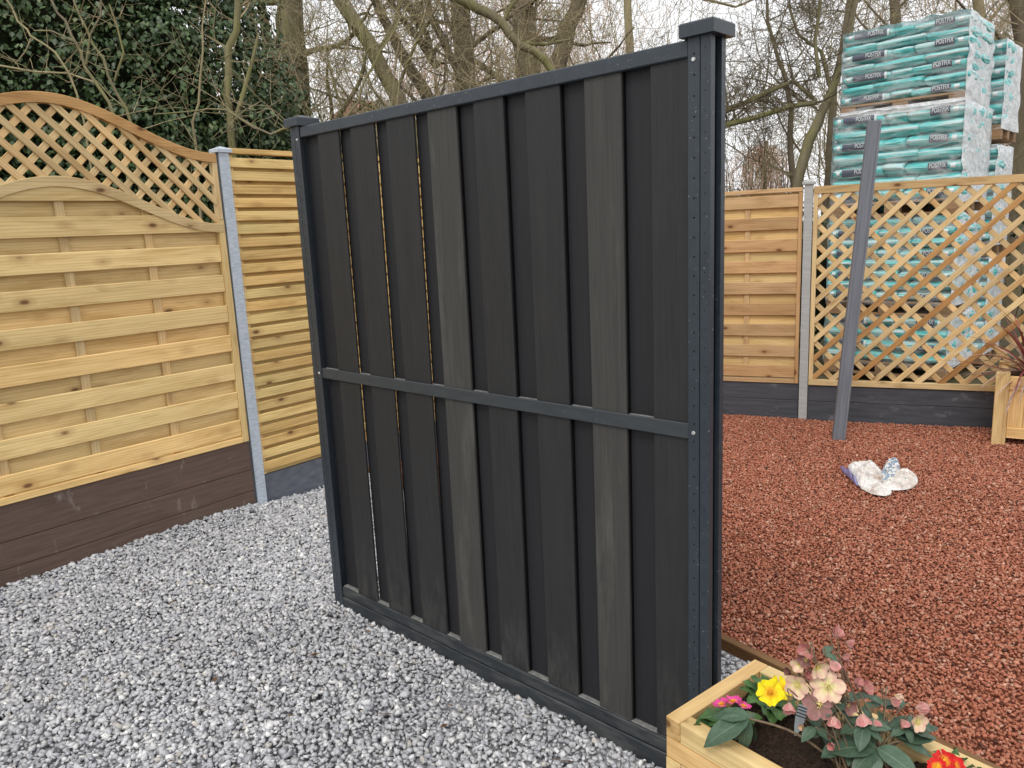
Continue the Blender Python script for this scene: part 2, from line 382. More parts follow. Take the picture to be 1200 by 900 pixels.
cc = np.clip(cc*(1+.15*pt)[:, None], 0, .95)
stones('red_gravel', X, Y, Z, S, cc, RST, .5, 12, 'loose reddish brown crushed stone')

# timber edging
ea = math.atan2(ED.y, ED.x)
ed = thing('timber_edging', 'low brown timber edging board running from behind the dark post to the front planter', 'edging', (EF.x, EF.y, 0), ea)
for i in range(3):
    hboard('board', ed, EDGEW, i*2.08, i*2.08+2.076, -.05, .032, -.018, .018)

# ------------------------------------------------------------------ dark screen
def DL(s, y, z): return wpt(B2, DA, s, y, z)
scr = thing('privacy_screen', 'large dark grey composite board screen in an anthracite frame on the gravel', 'fence panel', (B2[0], B2[1], 0), DA)
hboard('top_rail', scr, ANTH, -.0, 1.80, 2.076, 2.118, .0, .045, .003)
mr = hboard('middle_rail', scr, ANTH_R, 0, 1.80, 1.073, 1.117, .0, .008, .002)
hboard('lower_ledge', scr, DUST, .0, 1.80, 1.078, 1.1155, .0195, .028, .001)
hboard('bottom_rail', scr, ANTH_BASE, 0, 1.80, .052, .097, .0, .045, .003)
hboard('bottom_rail', scr, ANTH_BASE, 0, 1.80, -.06, .049, -.003, .045, .003)
hboard('lower_ledge', scr, DUST, .0, 1.80, .095, .100, .009, .044, .001)
fronts = [(.112, .254), (.333, .480), (.554, .706), (.780, .923), (1.006, 1.139), (1.232, 1.368), (1.458, 1.586), (1.680, 1.80)]
gaps = [-.0118, -.0122, -.0120, -.0150, -.03, -.03, -.03]
tilts = [-.0030, .0040, .0040, .001, 0, 0, 0]
for i, (a, b) in enumerate(fronts):
    light = i in (3, 6)
    o = vboard('board', scr, COMP_L if light else COMP, a, b, .09, 2.08, .009, .019, .0015)
    if i == 3: o['label'] = 'lighter grey weathered board'
    if i == 6: o['label'] = 'lighter brownish board with pale stains'
    if i >= 3 and i < 7: vboard('groove_shadow', scr, BLACK, b-.002, b+.0025, .10, 2.076, .0192, .0282, .001)  # added black strip standing in for the shadow line in the groove
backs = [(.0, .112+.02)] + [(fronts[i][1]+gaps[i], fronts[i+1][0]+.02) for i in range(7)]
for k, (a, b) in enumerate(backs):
    o = vboard('board', scr, COMP_SHADE, a, b, .09, 2.08, .0285, .039, .0015)
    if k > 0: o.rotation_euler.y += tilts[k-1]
# screws at the rail ends
def disc(mb, c, rad, y, n=10):
    mb.add([(c[0]+rad*math.cos(k*2*math.pi/n), y, c[1]+rad*math.sin(k*2*math.pi/n)) for k in range(n)], [tuple(range(n))])
def screw(parent, x, z, y, rad=.006):
    mb = MB(); n = 12
    for (rr, yy) in ((rad, y), (rad*.8, y-.002)): pass
    vs = [(x+rad*math.cos(k*2*math.pi/n), y, z+rad*math.sin(k*2*math.pi/n)) for k in range(n)] + [(x+rad*.75*math.cos(k*2*math.pi/n), y-.0025, z+rad*.75*math.sin(k*2*math.pi/n)) for k in range(n)]
    fs = [(k, (k+1) % n, n+(k+1) % n, n+k) for k in range(n)] + [tuple(n+k for k in range(n))]
    mb.add(vs, fs); mb.build('screw', SCREW, parent)
def cap(parent, mat, x0, x1, y0, y1, z0, z1, z2, name='cap'):
    bm = bmesh.new(); i = .006
    L = []
    for (x, X, y, Y_, z) in ((x0, x1, y0, y1, z0), (x0, x1, y0, y1, z1-.004), (x0+i*.6, x1-i*.6, y0+i*.6, y1-i*.6, z1)):
        L.append([bm.verts.new(p) for p in ((x, y, z), (X, y, z), (X, Y_, z), (x, Y_, z))])
    ap = bm.verts.new(((x0+x1)/2, (y0+y1)/2, z2)); bm.faces.new(L[0][::-1])
    for a, b in ((0, 1), (1, 2)):
        for k in range(4): bm.faces.new((L[a][k], L[a][(k+1) % 4], L[b][(k+1) % 4], L[b][k]))
    for k in range(4): bm.faces.new((L[2][k], L[2][(k+1) % 4], ap))
    bmesh.ops.recalc_face_normals(bm, faces=bm.faces[:])
    me = bpy.data.meshes.new(name); bm.to_mesh(me); bm.free(); me.materials.append(mat); return link(name, me, None, parent)
def screen_post(s_in, sgn, label, zt):
    # s_in: edge against the panel; sgn +1 post extends to +s
    t = thing('screen_post', label, 'post', DL(s_in, 0, 0), DA, 'anthracite posts of the dark screen')
    x = lambda a: sgn*a
    def vb(name, a, b, z0, z1, y0, y1, mat=ANTH, bev=.0015):
        lo, hi = sorted((x(a), x(b))); return vboard(name, t, mat, lo, hi, z0, z1, y0, y1, bev)
    vb('clamp_strip', 0, .034, -.1, zt, -.004, .0, ANTH)
    vb('clamp_strip', 0, .034, -.1, zt, .048, .052, ANTH)
    mb = MB(); z0, z1 = -.1, zt
    for (a, b, c, d) in ((.0365, .065, -.003, .004), (.0365, .065, .066, .073), (.0365, .044, .004, .066), (.050, .065, .004, .018), (.050, .065, .052, .066)):
        lo, hi = sorted((x(a), x(b))); mb.box(lo, hi, c, d, z0, z1)
    mb.build('channel_profile', ANTH, t)
    mh = MB()
    k = 0; z = .06
    while z < zt-.03:
        disc(mh, (x(.019), z), .0024, -.0047, 8); disc(mh, (x(.050), z+.01), .0015, -.0037, 8); z += .0505
    tag(mh.build('screw_holes', BLACK, t), kind='stuff')
    screw(t, x(.017), zt-.055, -.0045); screw(t, x(.017), 1.094, -.0045)
    lo, hi = sorted((x(-.016), x(.082)))
    cap(t, ANTH, lo, hi, -.020, .090, zt-.002, zt+.032, zt+.046)
    return t
screen_post(1.80, 1, 'anthracite post with screw holes and square cap, standing right beside the flower planter', 2.122)
screen_post(0, -1, 'anthracite post closing the far end of the dark screen, beside the louvred fence', 2.125)

# ------------------------------------------------------------------ left fence
def archz(s, add=0, c=-.965, half=.885, base=1.781, amp=.254):
    d = min(abs(s-c)/half, 1); return base + add + amp*(.5+.5*math.cos(math.pi*d))
def arch_rail(parent, add, th, y0, y1, name, mat=PINE_L, c=-.965, half=.885):
    N_ = 40; ss = [c-half + 2*half*k/N_ for k in range(N_+1)]
    up = []; lo = []
    for s in ss:
        dz = (archz(s+.005, add)-archz(s-.005, add))/.01; L = math.hypot(1, dz)
        zz = archz(s, add); up.append((s, zz)); lo.append((s+dz/L*th*0, zz-th*L*.93))
    bm = bmesh.new(); rows = []
    for u, l in zip(up, lo):
        rows.append([bm.verts.new(p) for p in ((u[0], y0+.003, u[1]), (u[0], y0, u[1]-.003), (l[0], y0, l[1]), (l[0], y1, l[1]), (u[0], y1, u[1]))])
    for a, b in zip(rows, rows[1:]):
        for k in range(5): bm.faces.new((a[k], a[(k+1) % 5], b[(k+1) % 5], b[k]))
    bm.faces.new(rows[0]); bm.faces.new(rows[-1][::-1]); bmesh.ops.recalc_face_normals(bm, faces=bm.faces[:])
    me = bpy.data.meshes.new(name); bm.to_mesh(me); bm.free(); me.materials.append(mat); return link(name, me, None, parent)
def left_panel(s_off, lab1, lab2):
    o = wpt(LO, LA, s_off)
    p = thing('pine_fence', lab1, 'fence panel', o, LA, 'arched pine fence panels')
    vboard('frame_post', p, PINE, -.112, -.072, .447, 1.80, -.012, .035)
    vboard('frame_post', p, PINE, -1.857, -1.817, .447, 1.80, -.012, .035)
    hboard('frame_rail', p, PINE, -1.816, -.113, .447, .482, -.012, .035)
    arch_rail(p, 0, .055, -.014, .035, 'arched_rail')
    for k in range(7):      # front boards
        z0 = .490 + .178*k + random.uniform(-.003, .003)
        if k < 7: hboard('board', p, PINE, -1.816, -.113, z0, z0+.100, -.007+random.uniform(0, .002), .007, .003, .004)
    for k in range(7):
        z0 = .490+.178*k+.089
        hboard('board', p, PINE_B, -1.816, -.113, z0, z0+.100, .026, .034, .002, .004)
    # boards cut to the arch
    def cut(z0, z1, y0, y1, mat):
        pts = []; n = 24; xs = [-1.816+(1.703)*k/n for k in range(n+1)]
        top = [(x, max(z0, min(z1, archz(x)-.03))) for x in xs]; top = [q for q in top if q[1] > z0+.002]
        if len(top) < 3: return
        prism('board', p, mat, [(top[0][0], z0)]+top+[(top[-1][0], z0)], y0, y1)
    cut(1.736, 1.836, -.006, .006, PINE); cut(1.914, 2.02, -.006, .006, PINE); cut(1.825, 1.93, .026, .034, PINE_B)
    for s in (-.525, -.965, -1.405): vboard('batten', p, PINE_L, s-.023, s+.023, .483, min(archz(s)-.03, 2.0), .008, .025, .002)
    # trellis
    t = thing('trellis_panel', lab2, 'trellis', o, LA, 'arched trellis toppers')
    arch_rail(t, .40, .055, -.014, .030, 'arched_rail', wood_warm)
    vboard('frame_post', t, PINE_L, -.105, -.074, 1.803, 2.178, -.010, .030); vboard('frame_post', t, PINE_L, -1.856, -1.825, 1.803, 2.178, -.010, .030)
    w = .033
    def clip(c, sg):       # lath z = c - sg*s
        ins = [s for s in [(-1.83+.004*k) for k in range(440)] if s < -.098 and archz(s)-.012 < c-sg*s < archz(s, .40)-.022]
        return (ins[0], ins[-1]) if len(ins) > 4 else None
    for k in range(-10, 8):
        q = clip(1.236+.113*k, 1)
        if q: board('lath', t, PINE_L, (q[0], 1.236+.113*k-q[0]), (q[1], 1.236+.113*k-q[1]), w, -.006, .006, .002, .01)
    for k in range(-14, 12):
        c = 3.393-.113*k; q = clip(c, -1)
        if q: board('lath', t, PINE_L, (q[0], c+q[0]), (q[1], c+q[1]), w, .0065, .018, .002, .01)
wood_warm = wood('pine_arch', (.56, .36, .16), (.40, .23, .09), green=0)
left_panel(0, 'arched pine fence panel of overlapping horizontal boards left of the galvanised post', 'diamond trellis topper under an arched rail, above the board panel beside the galvanised post')
left_panel(-1.93, 'next arched pine board panel, mostly outside the picture beyond the left edge', 'next arched trellis topper, mostly outside the picture beyond the left edge')
def gboards(O, A, s0, s1, levels, mat, label, y0=.0, y1=.035):
    for i, (a, b) in enumerate(levels):
        o = wpt(O, A, s0)
        t = hboard('gravel_board', None, mat, 0, s1-s0, a, b, y0, y1, .003)
        c = wpt(O, A, (s0+s1)/2, (y0+y1)/2, (a+b)/2); t.location = c; t.rotation_euler = (0, 0, A)
        tag(t, label[i], 'gravel board', 'concrete and composite boards under the fences')
gboards(LO, LA, -1.86, -.07, [(-.06, .120), (.1225, .258), (.2605, .445)], BOARD_BROWN,
        ['lowest brown ground board, half buried in grey gravel under the arched fence', 'middle brown ground board with white splashes under the arched fence', 'topmost brown ground board directly under the arched pine panel'], -.004, .030)
gboards(LO, LA, -3.79, -2.0, [(-.06, .258), (.2605, .445)], BOARD_BROWN, ['lower brown ground board under the panel outside the left edge', 'upper brown ground board under the panel outside the left edge'], -.004, .030)
# left post (H profile) and cap
def hpost(O, A, s0, s1, z0, z1, mat, label, y0, y1, capz, group='metal fence posts', lean=0):
    t = thing('fence_post', label, 'post', wpt(O, A, s0), A, group); w = s1-s0; mb = MB()
    mb.box(0, w, y0, y0+.004, z0, z1); mb.box(0, w, y1-.004, y1, z0, z1); mb.box(w*.42, w*.58, y0+.004, y1-.004, z0, z1)
    mb.box(0, .003, y0+.0042, y0+.012, z0, z1); mb.box(w-.003, w, y0+.0042, y0+.012, z0, z1)
    mb.build('post_profile', mat, t)
    cap(t, mat, -.017, w+.017, y0-.013, y1+.013, z1-.002, z1+.020, z1+.036); return t
hpost(LO, LA, -.062, .000, -.1, 2.190, GALV, 'galvanised steel post with cap between the arched panel and the louvred fence', -.022, .045, 0)
hpost(LO, LA, -1.992, -1.93, -.1, 2.190, GALV, 'galvanised steel post beyond the left edge of the picture', -.022, .045, 0)
# louvred fence
def louvre(s_off, label):
    p = thing('louvred_fence', label, 'fence panel', wpt(LO, LA, s_off), LA, 'louvred pine panels')
    hboard('frame_rail', p, PINE_D, .002, 1.80, 2.186, 2.216, -.016, .045)
    z = 2.107; k = 0
    while z > .20:
        hboard('slat', p, PINE_D, .002, 1.80, z, z+.056, -.010+random.uniform(-.002, .002), .004, .003, .006)
        if k < 25: hboard('slat', p, PINE_D, .002, 1.80, z-.044, z+.012, .030, .044, .003, .006)
        z -= .0783; k += 1
    for x in (.02, .62, 1.2, 1.76): vboard('batten', p, PINE_B, x-.016, x+.016, .20, 2.18, .005, .028)
louvre(0, 'pine louvre fence of narrow horizontal slats between the galvanised post and the dark screen')
gboards(LO, LA, .002, 1.80, [(-.06, .195)], BOARD_BLUE, ['blue grey concrete ground board under the louvred fence'], .0, .04)
louvre(1.86, 'second louvred pine panel hidden behind the dark screen up to the corner')
hpost(LO, LA, 1.80, 1.86, -.1, 2.190, GALV, 'galvanised steel post behind the dark screen', -.022, .045, 0)
gboards(LO, LA, 1.86, 3.2, [(-.06, .195)], BOARD_BLUE, ['blue grey ground board behind the dark screen near the corner'], .0, .04)

# ------------------------------------------------------------------ right fence
def right_panel(s0, s1, label):
    p = thing('pine_fence', label, 'fence panel', wpt(RO, RA, s0), RA, 'straight pine board panels'); W = s1-s0
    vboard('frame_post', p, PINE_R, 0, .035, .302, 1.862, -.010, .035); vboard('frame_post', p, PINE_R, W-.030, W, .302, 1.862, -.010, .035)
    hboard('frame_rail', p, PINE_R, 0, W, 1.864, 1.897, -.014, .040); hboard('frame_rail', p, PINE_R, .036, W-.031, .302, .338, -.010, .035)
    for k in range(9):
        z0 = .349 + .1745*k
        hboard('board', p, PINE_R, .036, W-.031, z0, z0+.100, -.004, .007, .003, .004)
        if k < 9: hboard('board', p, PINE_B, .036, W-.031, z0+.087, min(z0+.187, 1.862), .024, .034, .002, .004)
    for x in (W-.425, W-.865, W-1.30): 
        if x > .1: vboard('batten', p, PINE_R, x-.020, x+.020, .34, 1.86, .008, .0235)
right_panel(-1.86, -.045, 'straight pine board fence panel just right of the dark screen, above grey ground boards')
gboards(RO, RA, -1.86, -.04, [(-.08, .155), (.1575, .300)], BOARD_GREY, ['lower dark grey ground board behind the red gravel, left of the grey fence post', 'upper dark grey ground board under the straight pine panel'], .0, .04)
gboards(RO, RA, .035, 1.86, [(-.08, .155), (.1575, .292)], BOARD_GREY, ['lower dark grey ground board behind the leaning post, under the trellis', 'upper dark grey ground board directly under the trellis'], .0, .04)
hpost(RO, RA, -.034, .030, -.1, 1.918, GALV_R, 'pale grey metal post with cap between the pine panel and the trellis', -.02, .045, 0)
hpost(RO, RA, 1.87, 1.934, -.1, 1.918, GALV_R, 'pale grey metal post beyond the right edge of the picture', -.02, .045, 0)
tr = thing('trellis_panel', 'tall straight diamond trellis panel in front of the stacked teal bags', 'trellis', wpt(RO, RA, 0), RA)
hboard('frame_rail', tr, PINE_L, .036, 1.866, 1.838, 1.896, -.014, .032); hboard('frame_rail', tr, PINE_L, .036, 1.866, .294, .340, -.014, .032)
vboard('frame_post', tr, PINE_L, .036, .070, .341, 1.837, -.012, .030); vboard('frame_post', tr, PINE_L, 1.832, 1.866, .341, 1.837, -.012, .030)
def rect_clip(c, sg, x0=.062, x1=1.838, z0=.330, z1=1.846):
    ins = [x for x in [x0+.004*k for k in range(int((x1-x0)/.004))] if z0 < c+sg*x < z1]
    return (ins[0], ins[-1]) if len(ins) > 6 else None
warm_lath = wood('pine_lath_warm', (.48, .28, .11), (.34, .18, .07), green=0)
for k in range(-1, 22):
    c = 1.54-.157*k+.157; q = rect_clip(c, 1)
    if q:
        o = board('lath', tr, warm_lath if k in (8, 9, 11, 15) else PINE_L, (q[0], c+q[0]), (q[1], c+q[1]), .040, -.008, .005, .002, .008)
for k in range(-10, 22):
    c = 1.825+.157*(k-1); q = rect_clip(c, -1)
    if q: board('lath', tr, PINE_L, (q[0], c-q[0]), (q[1], c-q[1]), .040, .0055, .018, .002, .008)
tr2 = None

# leaning post
p0, p1 = Vector((2.432, 5.664, -.12)), Vector((2.628, 5.70, 2.303))
lp = thing('leaning_post', 'slim slate grey post leaning to the right, standing loose in the red gravel', 'post', (p0.x, p0.y, 0))
d = (p1-p0); L = d.length
w, th = .088, .055; mb = MB(); mb.box(-w/2, w/2, -th/2, th/2-.004, 0, L); mb.box(-w/2+.012, w/2-.012, th/2-.003, th/2, .0, L)
o = link('post_body', bevbox(L, w, th, SLATE, .003), None, lp); q = d.to_track_quat('X', 'Z')
o.location = (p0+p1)/2 - Vector((p0.x, p0.y, 0)); rotm = Matrix.Rotation(R_(-14), 3, 'Z')
xa = d.normalized(); ya = (rotm @ Vector((1, 0, 0))); ya = (ya - xa*ya.dot(xa)).normalized(); za = xa.cross(ya)
o.rotation_euler = Matrix((xa, ya, za)).transposed().to_euler()
def strip(off_y, wy, z0):
    s_ = link('edge_strip', bevbox(L-.01, wy, .006, SLATE, .001), None, lp); s_.location = o.location + ya*off_y + za*z0; s_.rotation_euler = o.rotation_euler
sg = 1 if za.y < 0 else -1
strip(-.036, .014, sg*(th/2+.0035)); strip(.036, .014, sg*(th/2+.0035))

# ------------------------------------------------------------------ front planter
PZ = .42
pw = atZ(780, 838, PZ); PA = R_(-51.5)
PLN, PWD = 1.25, .392
def PL_(x, y, z): return Vector((pw.x+x*math.cos(PA)-y*math.sin(PA), pw.y+x*math.sin(PA)+y*math.cos(PA), z))
pt_ = thing('wooden_planter', 'long pine planter of stacked timber beams in the front corner, filled with flowers', 'planter', (pw.x, pw.y, 0), PA)
H = PZ/7; TH = .045
for k in range(7):
    z1 = PZ-k*H; z0 = z1-H+.0015
    full_short = (k % 2 == 0)
    j = lambda: random.uniform(-.001, .001)
    if full_short:
        yboard('beam', pt_, PINE_P, 0+j(), TH, 0, PWD, z0, z1, .0025); yboard('beam', pt_, PINE_P, PLN-TH, PLN+j(), 0, PWD, z0, z1, .0025)
        hboard('beam', pt_, PINE_P, TH+.001, PLN-TH-.001, z0, z1, 0.001+j(), TH, .0025); hboard('beam', pt_, PINE_P, TH+.001, PLN-TH-.001, z0, z1, PWD-TH, PWD-.001+j(), .0025)
    else:
        hboard('beam', pt_, PINE_P, 0, PLN, z0, z1, 0+j(), TH, .0025); hboard('beam', pt_, PINE_P, 0, PLN, z0, z1, PWD-TH, PWD+j(), .0025)
        yboard('beam', pt_, PINE_P, 0.001+j(), TH, TH+.001, PWD-TH-.001, z0, z1, .0025); yboard('beam', pt_, PINE_P, PLN-TH, PLN-.001, TH+.001, PWD-TH-.001, z0, z1, .0025)
SOIL = speck('potting_soil', (.008, .005, .0035), (.060, .038, .026), (130, 130, 130), .95, .15, 1.0, .006)
SZ = PZ-.050
nx, ny = 120, 34; mb = MB()
for j in range(ny+1):
    for i in range(nx+1):
        x = TH+.002+(PLN-2*TH-.004)*i/nx; y = TH+.002+(PWD-2*TH-.004)*j/ny
        z = SZ + .010*mnoise.noise(Vector((x*9, y*9, 0))) + .007*mnoise.noise(Vector((x*50, y*50, 2))) + .010*random.random()**3
        mb.v.append((x, y, z))
mb.f = [(j*(nx+1)+i, j*(nx+1)+i+1, (j+1)*(nx+1)+i+1, (j+1)*(nx+1)+i) for j in range(ny) for i in range(nx)]
tag(mb.build('soil', SOIL, pt_), kind='stuff')

# ------------------------------------------------------------------ plants
def leafmat(name, c1, c2, vein, rough=.42, spec=.4, scale=60, veins=True, trans=.12):
    m, nt, b = newmat(name, rough, spec)
    v, rnd = coords(nt, (scale,)*3, 9, 'Object'); n = noise(nt, v, 1, 3)
    c = ramp(nt, n, [(.3, c1), (.7, c2)])
    if veins:
        a = N(nt, 'ShaderNodeAttribute'); a.attribute_name = 'uvw'
        s = nt.nodes.new('ShaderNodeSeparateXYZ'); nt.links.new(a.outputs['Vector'], s.inputs[0])
        au = math_(nt, 'ABSOLUTE', s.outputs[0])
        mid = math_(nt, 'LESS_THAN', au, .05)
        q = math_(nt, 'FRACT', math_(nt, 'ADD', math_(nt, 'MULTIPLY', s.outputs[1], 7.0), math_(nt, 'MULTIPLY', au, -3.0)))
        lat = math_(nt, 'LESS_THAN', q, .10)
        f = math_(nt, 'MAXIMUM', math_(nt, 'MULTIPLY', mid, .8), math_(nt, 'MULTIPLY', lat, .35))
        c = mixc(nt, f, c, vein)
        bump(nt, b, math_(nt, 'ADD', n, math_(nt, 'MULTIPLY', f, -1.0)), .5, .002)
    hs = N(nt, 'ShaderNodeHueSaturation'); nt.links.new(c, hs.inputs['Color'])
    t = N(nt, 'ShaderNodeMapRange'); nt.links.new(rnd, t.inputs['Value']); t.inputs['To Min'].default_value = .8; t.inputs['To Max'].default_value = 1.25
    nt.links.new(t.outputs[0], hs.inputs['Value']); nt.links.new(hs.outputs[0], b.inputs['Base Color'])
    return m
def petalmat(name, tip, base, edge=None, rough=.55):
    m, nt, b = newmat(name, rough, .25)
    a = N(nt, 'ShaderNodeAttribute'); a.attribute_name = 'uvw'
    s = nt.nodes.new('ShaderNodeSeparateXYZ'); nt.links.new(a.outputs['Vector'], s.inputs[0])
    c = ramp(nt, s.outputs[1], [(.05, base), (.55, tip)])
    if edge: 
        f = ramp(nt, math_(nt, 'ABSOLUTE', s.outputs[0]), [(.35, (0, 0, 0)), (.95, (1, 1, 1))]); c = mixc(nt, f, c, edge)
    v, rnd = coords(nt, (90,)*3); n = noise(nt, v, 1, 3); k = ramp(nt, n, [(.3, (.82, .82, .82)), (.7, (1.1, 1.1, 1.1))])
    nt.links.new(mixc(nt, 1.0, c, k, 'MULTIPLY'), b.inputs['Base Color'])
    b.inputs['Subsurface Weight'].default_value = .15; b.inputs['Subsurface Radius'].default_value = (.004, .002, .002)
    return m
def setuv(me, uv):
    a = me.attributes.new('uvw', 'FLOAT_VECTOR', 'POINT'); a.data.foreach_set('vector', [c for p in uv for c in p])
def blade(name, parent, mat, P, D, Nn, L, W, shape='leaf', fold=.25, curl=.5, rows=8, wav=.0, cup=0, label=None):
    """leaf or petal: starts at P, runs along D (unit), face normal Nn"""
    D = Vector(D).normalized(); Nn = Vector(Nn); Nn = (Nn-D*Nn.dot(D)).normalized(); S = D.cross(Nn)
    vs = []; uv = []; fs = []; cols = 5; ph = random.uniform(0, 6)
    p = Vector((0, 0, 0)); dd = D.copy(); nn = Nn.copy()
    for i in range(rows+1):
        t = i/rows
        if shape == 'leaf': w = math.sin(math.pi*min(1, t**.85))**.8*(1-.25*t)+.02
        elif shape == 'petal': w = min(1, (t*2.2)**.8)*math.sqrt(max(0, 1-max(0, (t-.55)/.46)**2.2))+.03
        elif shape == 'notch': w = (.25+.9*t)*(1 if t < .85 else 1-.35*((t-.85)/.15)**2)
        elif shape == 'strap': w = (1-t)**.6*.95+.05
        for c in range(cols):
            u = -1+2*c/(cols-1); x = u*W/2*w
            off = fold*abs(x) + cup*(x*x)/(W) + wav*W*math.sin(t*16+ph+u*2)*abs(u)
            q = p + S*x + nn*off
            if shape == 'notch' and i == rows: q = q - dd*L*.13*(1-abs(u))
            vs.append(q); uv.append((u, t, 0))
        st = L/rows; p = p + dd*st; a = -curl/rows
        dd2 = (dd*math.cos(a)+nn*math.sin(a)).normalized(); nn = (nn*math.cos(a)-dd*math.sin(a)).normalized(); dd = dd2
    for i in range(rows):
        for c in range(cols-1): k = i*cols+c; fs.append((k, k+1, k+cols+1, k+cols))
    me = bpy.data.meshes.new(name); me.from_pydata(vs, [], fs); me.update(); me.shade_smooth(); setuv(me, uv); me.materials.append(mat)
    o = link(name, me, None, parent); base = wloc(parent); o.location = Vector(P)-base
    if label: o['label'] = label
    return o
HL = leafmat('hellebore_leaf', (.040, .075, .046), (.070, .120, .075), (.12, .18, .12), .42, .4)
PRL = leafmat('primrose_leaf', (.030, .085, .020), (.070, .15, .038), (.13, .22, .08), .5, .4)
STEMC = speck('hellebore_stem', (.13, .075, .05), (.20, .16, .09), (80, 80, 80), .6)
P_PINK = petalmat('petal_pink', (.52, .20, .19), (.44, .28, .20), (.58, .32, .28))
P_CREAM = petalmat('petal_cream', (.74, .55, .38), (.66, .68, .24), (.70, .42, .34))
P_MAUVE = petalmat('petal_mauve', (.25, .115, .105), (.22, .14, .09), (.30, .15, .13))
P_DUSK = petalmat('petal_dusky', (.42, .16, .15), (.36, .22, .15), (.50, .26, .22))
P_YEL = petalmat('petal_yellow', (.88, .72, .008), (.80, .36, .005))
P_MAG = petalmat('petal_magenta', (.70, .07, .30), (.80, .40, .05))
P_RED = petalmat('petal_red', (.62, .012, .012), (.80, .50, .02))
POLLEN = speck('stamens', (.62, .50, .10), (.80, .72, .30), (300, 300, 300), .8)
ORANGE = speck('primrose_eye', (.80, .30, .01), (.85, .45, .02), (300, 300, 300), .8)
def flower(parent, P, face, mat, r, n=5, openn=.9, shape='petal', cen=POLLEN, up=None, name='flower', wav=.03, label=None):
    """face = direction the bloom looks; openn 0 closed .. 1 flat"""
    face = Vector(face).normalized(); u = face.orthogonal().normalized(); v = face.cross(u)
    fl = bpy.data.objects.new(name, None); COL.objects.link(fl); fl.parent = parent; fl.location = Vector(P)-wloc(parent)
    fl.empty_display_size = .02
    if label: fl['label'] = label
    ph = random.uniform(0, 6)
    for k in range(n):
        a = ph+2*math.pi*k/n + random.uniform(-.1, .1); rad = u*math.cos(a)+v*math.sin(a)
        o_ = openn+random.uniform(-.08, .08)
        D = rad*math.sin(o_*math.pi/2) + face*math.cos(o_*math.pi/2)
        blade('petal', fl, mat, Vector(P)+rad*r*.06+face*(.0006*k), D, face*math.sin(o_*1.57)-rad*math.cos(o_*1.57), r*random.uniform(.92, 1.06), r*(.86 if shape == 'petal' else (1.12 if n == 5 else .9)), shape, .05, -.35 if openn < .95 else .15, 6, wav, .9*(1-openn)+.15)
    if cen and openn > .5:
        mb = MB(); c = Vector(P)+face*r*.08
        for k in range(26):
            a = random.uniform(0, 6.28); q = random.uniform(0, .2)*r
            e = c+(u*math.cos(a)+v*math.sin(a))*q; mb.tube([e, e+face*r*.18+(u*math.cos(a)+v*math.sin(a))*q*.4], [.0006, .0011], 4)
        mb.build('stamens', cen, fl, world=False)
        o = fl.children[-1] if fl.children else None
        m_ = bpy.data.objects[-1] if False else None
    return fl
# stamens are built in world coordinates: shift them with their flower
def fix_world(o):
    o.matrix_parent_inverse = Matrix.Translation(-wloc(o.parent))
def stem(parent, pts, r0, r1=None, mat=STEMC, name='stem', n=6):
    pts = [Vector(p) for p in pts]
    # smooth
    out = []
    for i in range(len(pts)-1):
        for k in range(5):
            t = k/5; p_1 = pts[max(i-1, 0)]; p0_ = pts[i]; p1_ = pts[i+1]; p2 = pts[min(i+2, len(pts)-1)]
            out.append(.5*((2*p0_)+(p1_-p_1)*t+(2*p_1-5*p0_+4*p1_-p2)*t*t+(3*p0_-p_1-3*p1_+p2)*t**3))
    out.append(pts[-1]); r1 = r1 or r0*.7
    mb = MB(); mb.tube(out, [r0+(r1-r0)*i/(len(out)-1) for i in range(len(out))], n)
    return mb.build(name, mat, parent, world=True, smooth=True)
camv = Vector((0, 0, CAMH))
hb = PL_(.42, .19, SZ)
hel = thing('hellebore', 'hellebore with many pink and cream flowers above broad dark leaves in the front planter', 'flowering plant', hb)
def hz(u, v, z): return atZ(u, v, z)
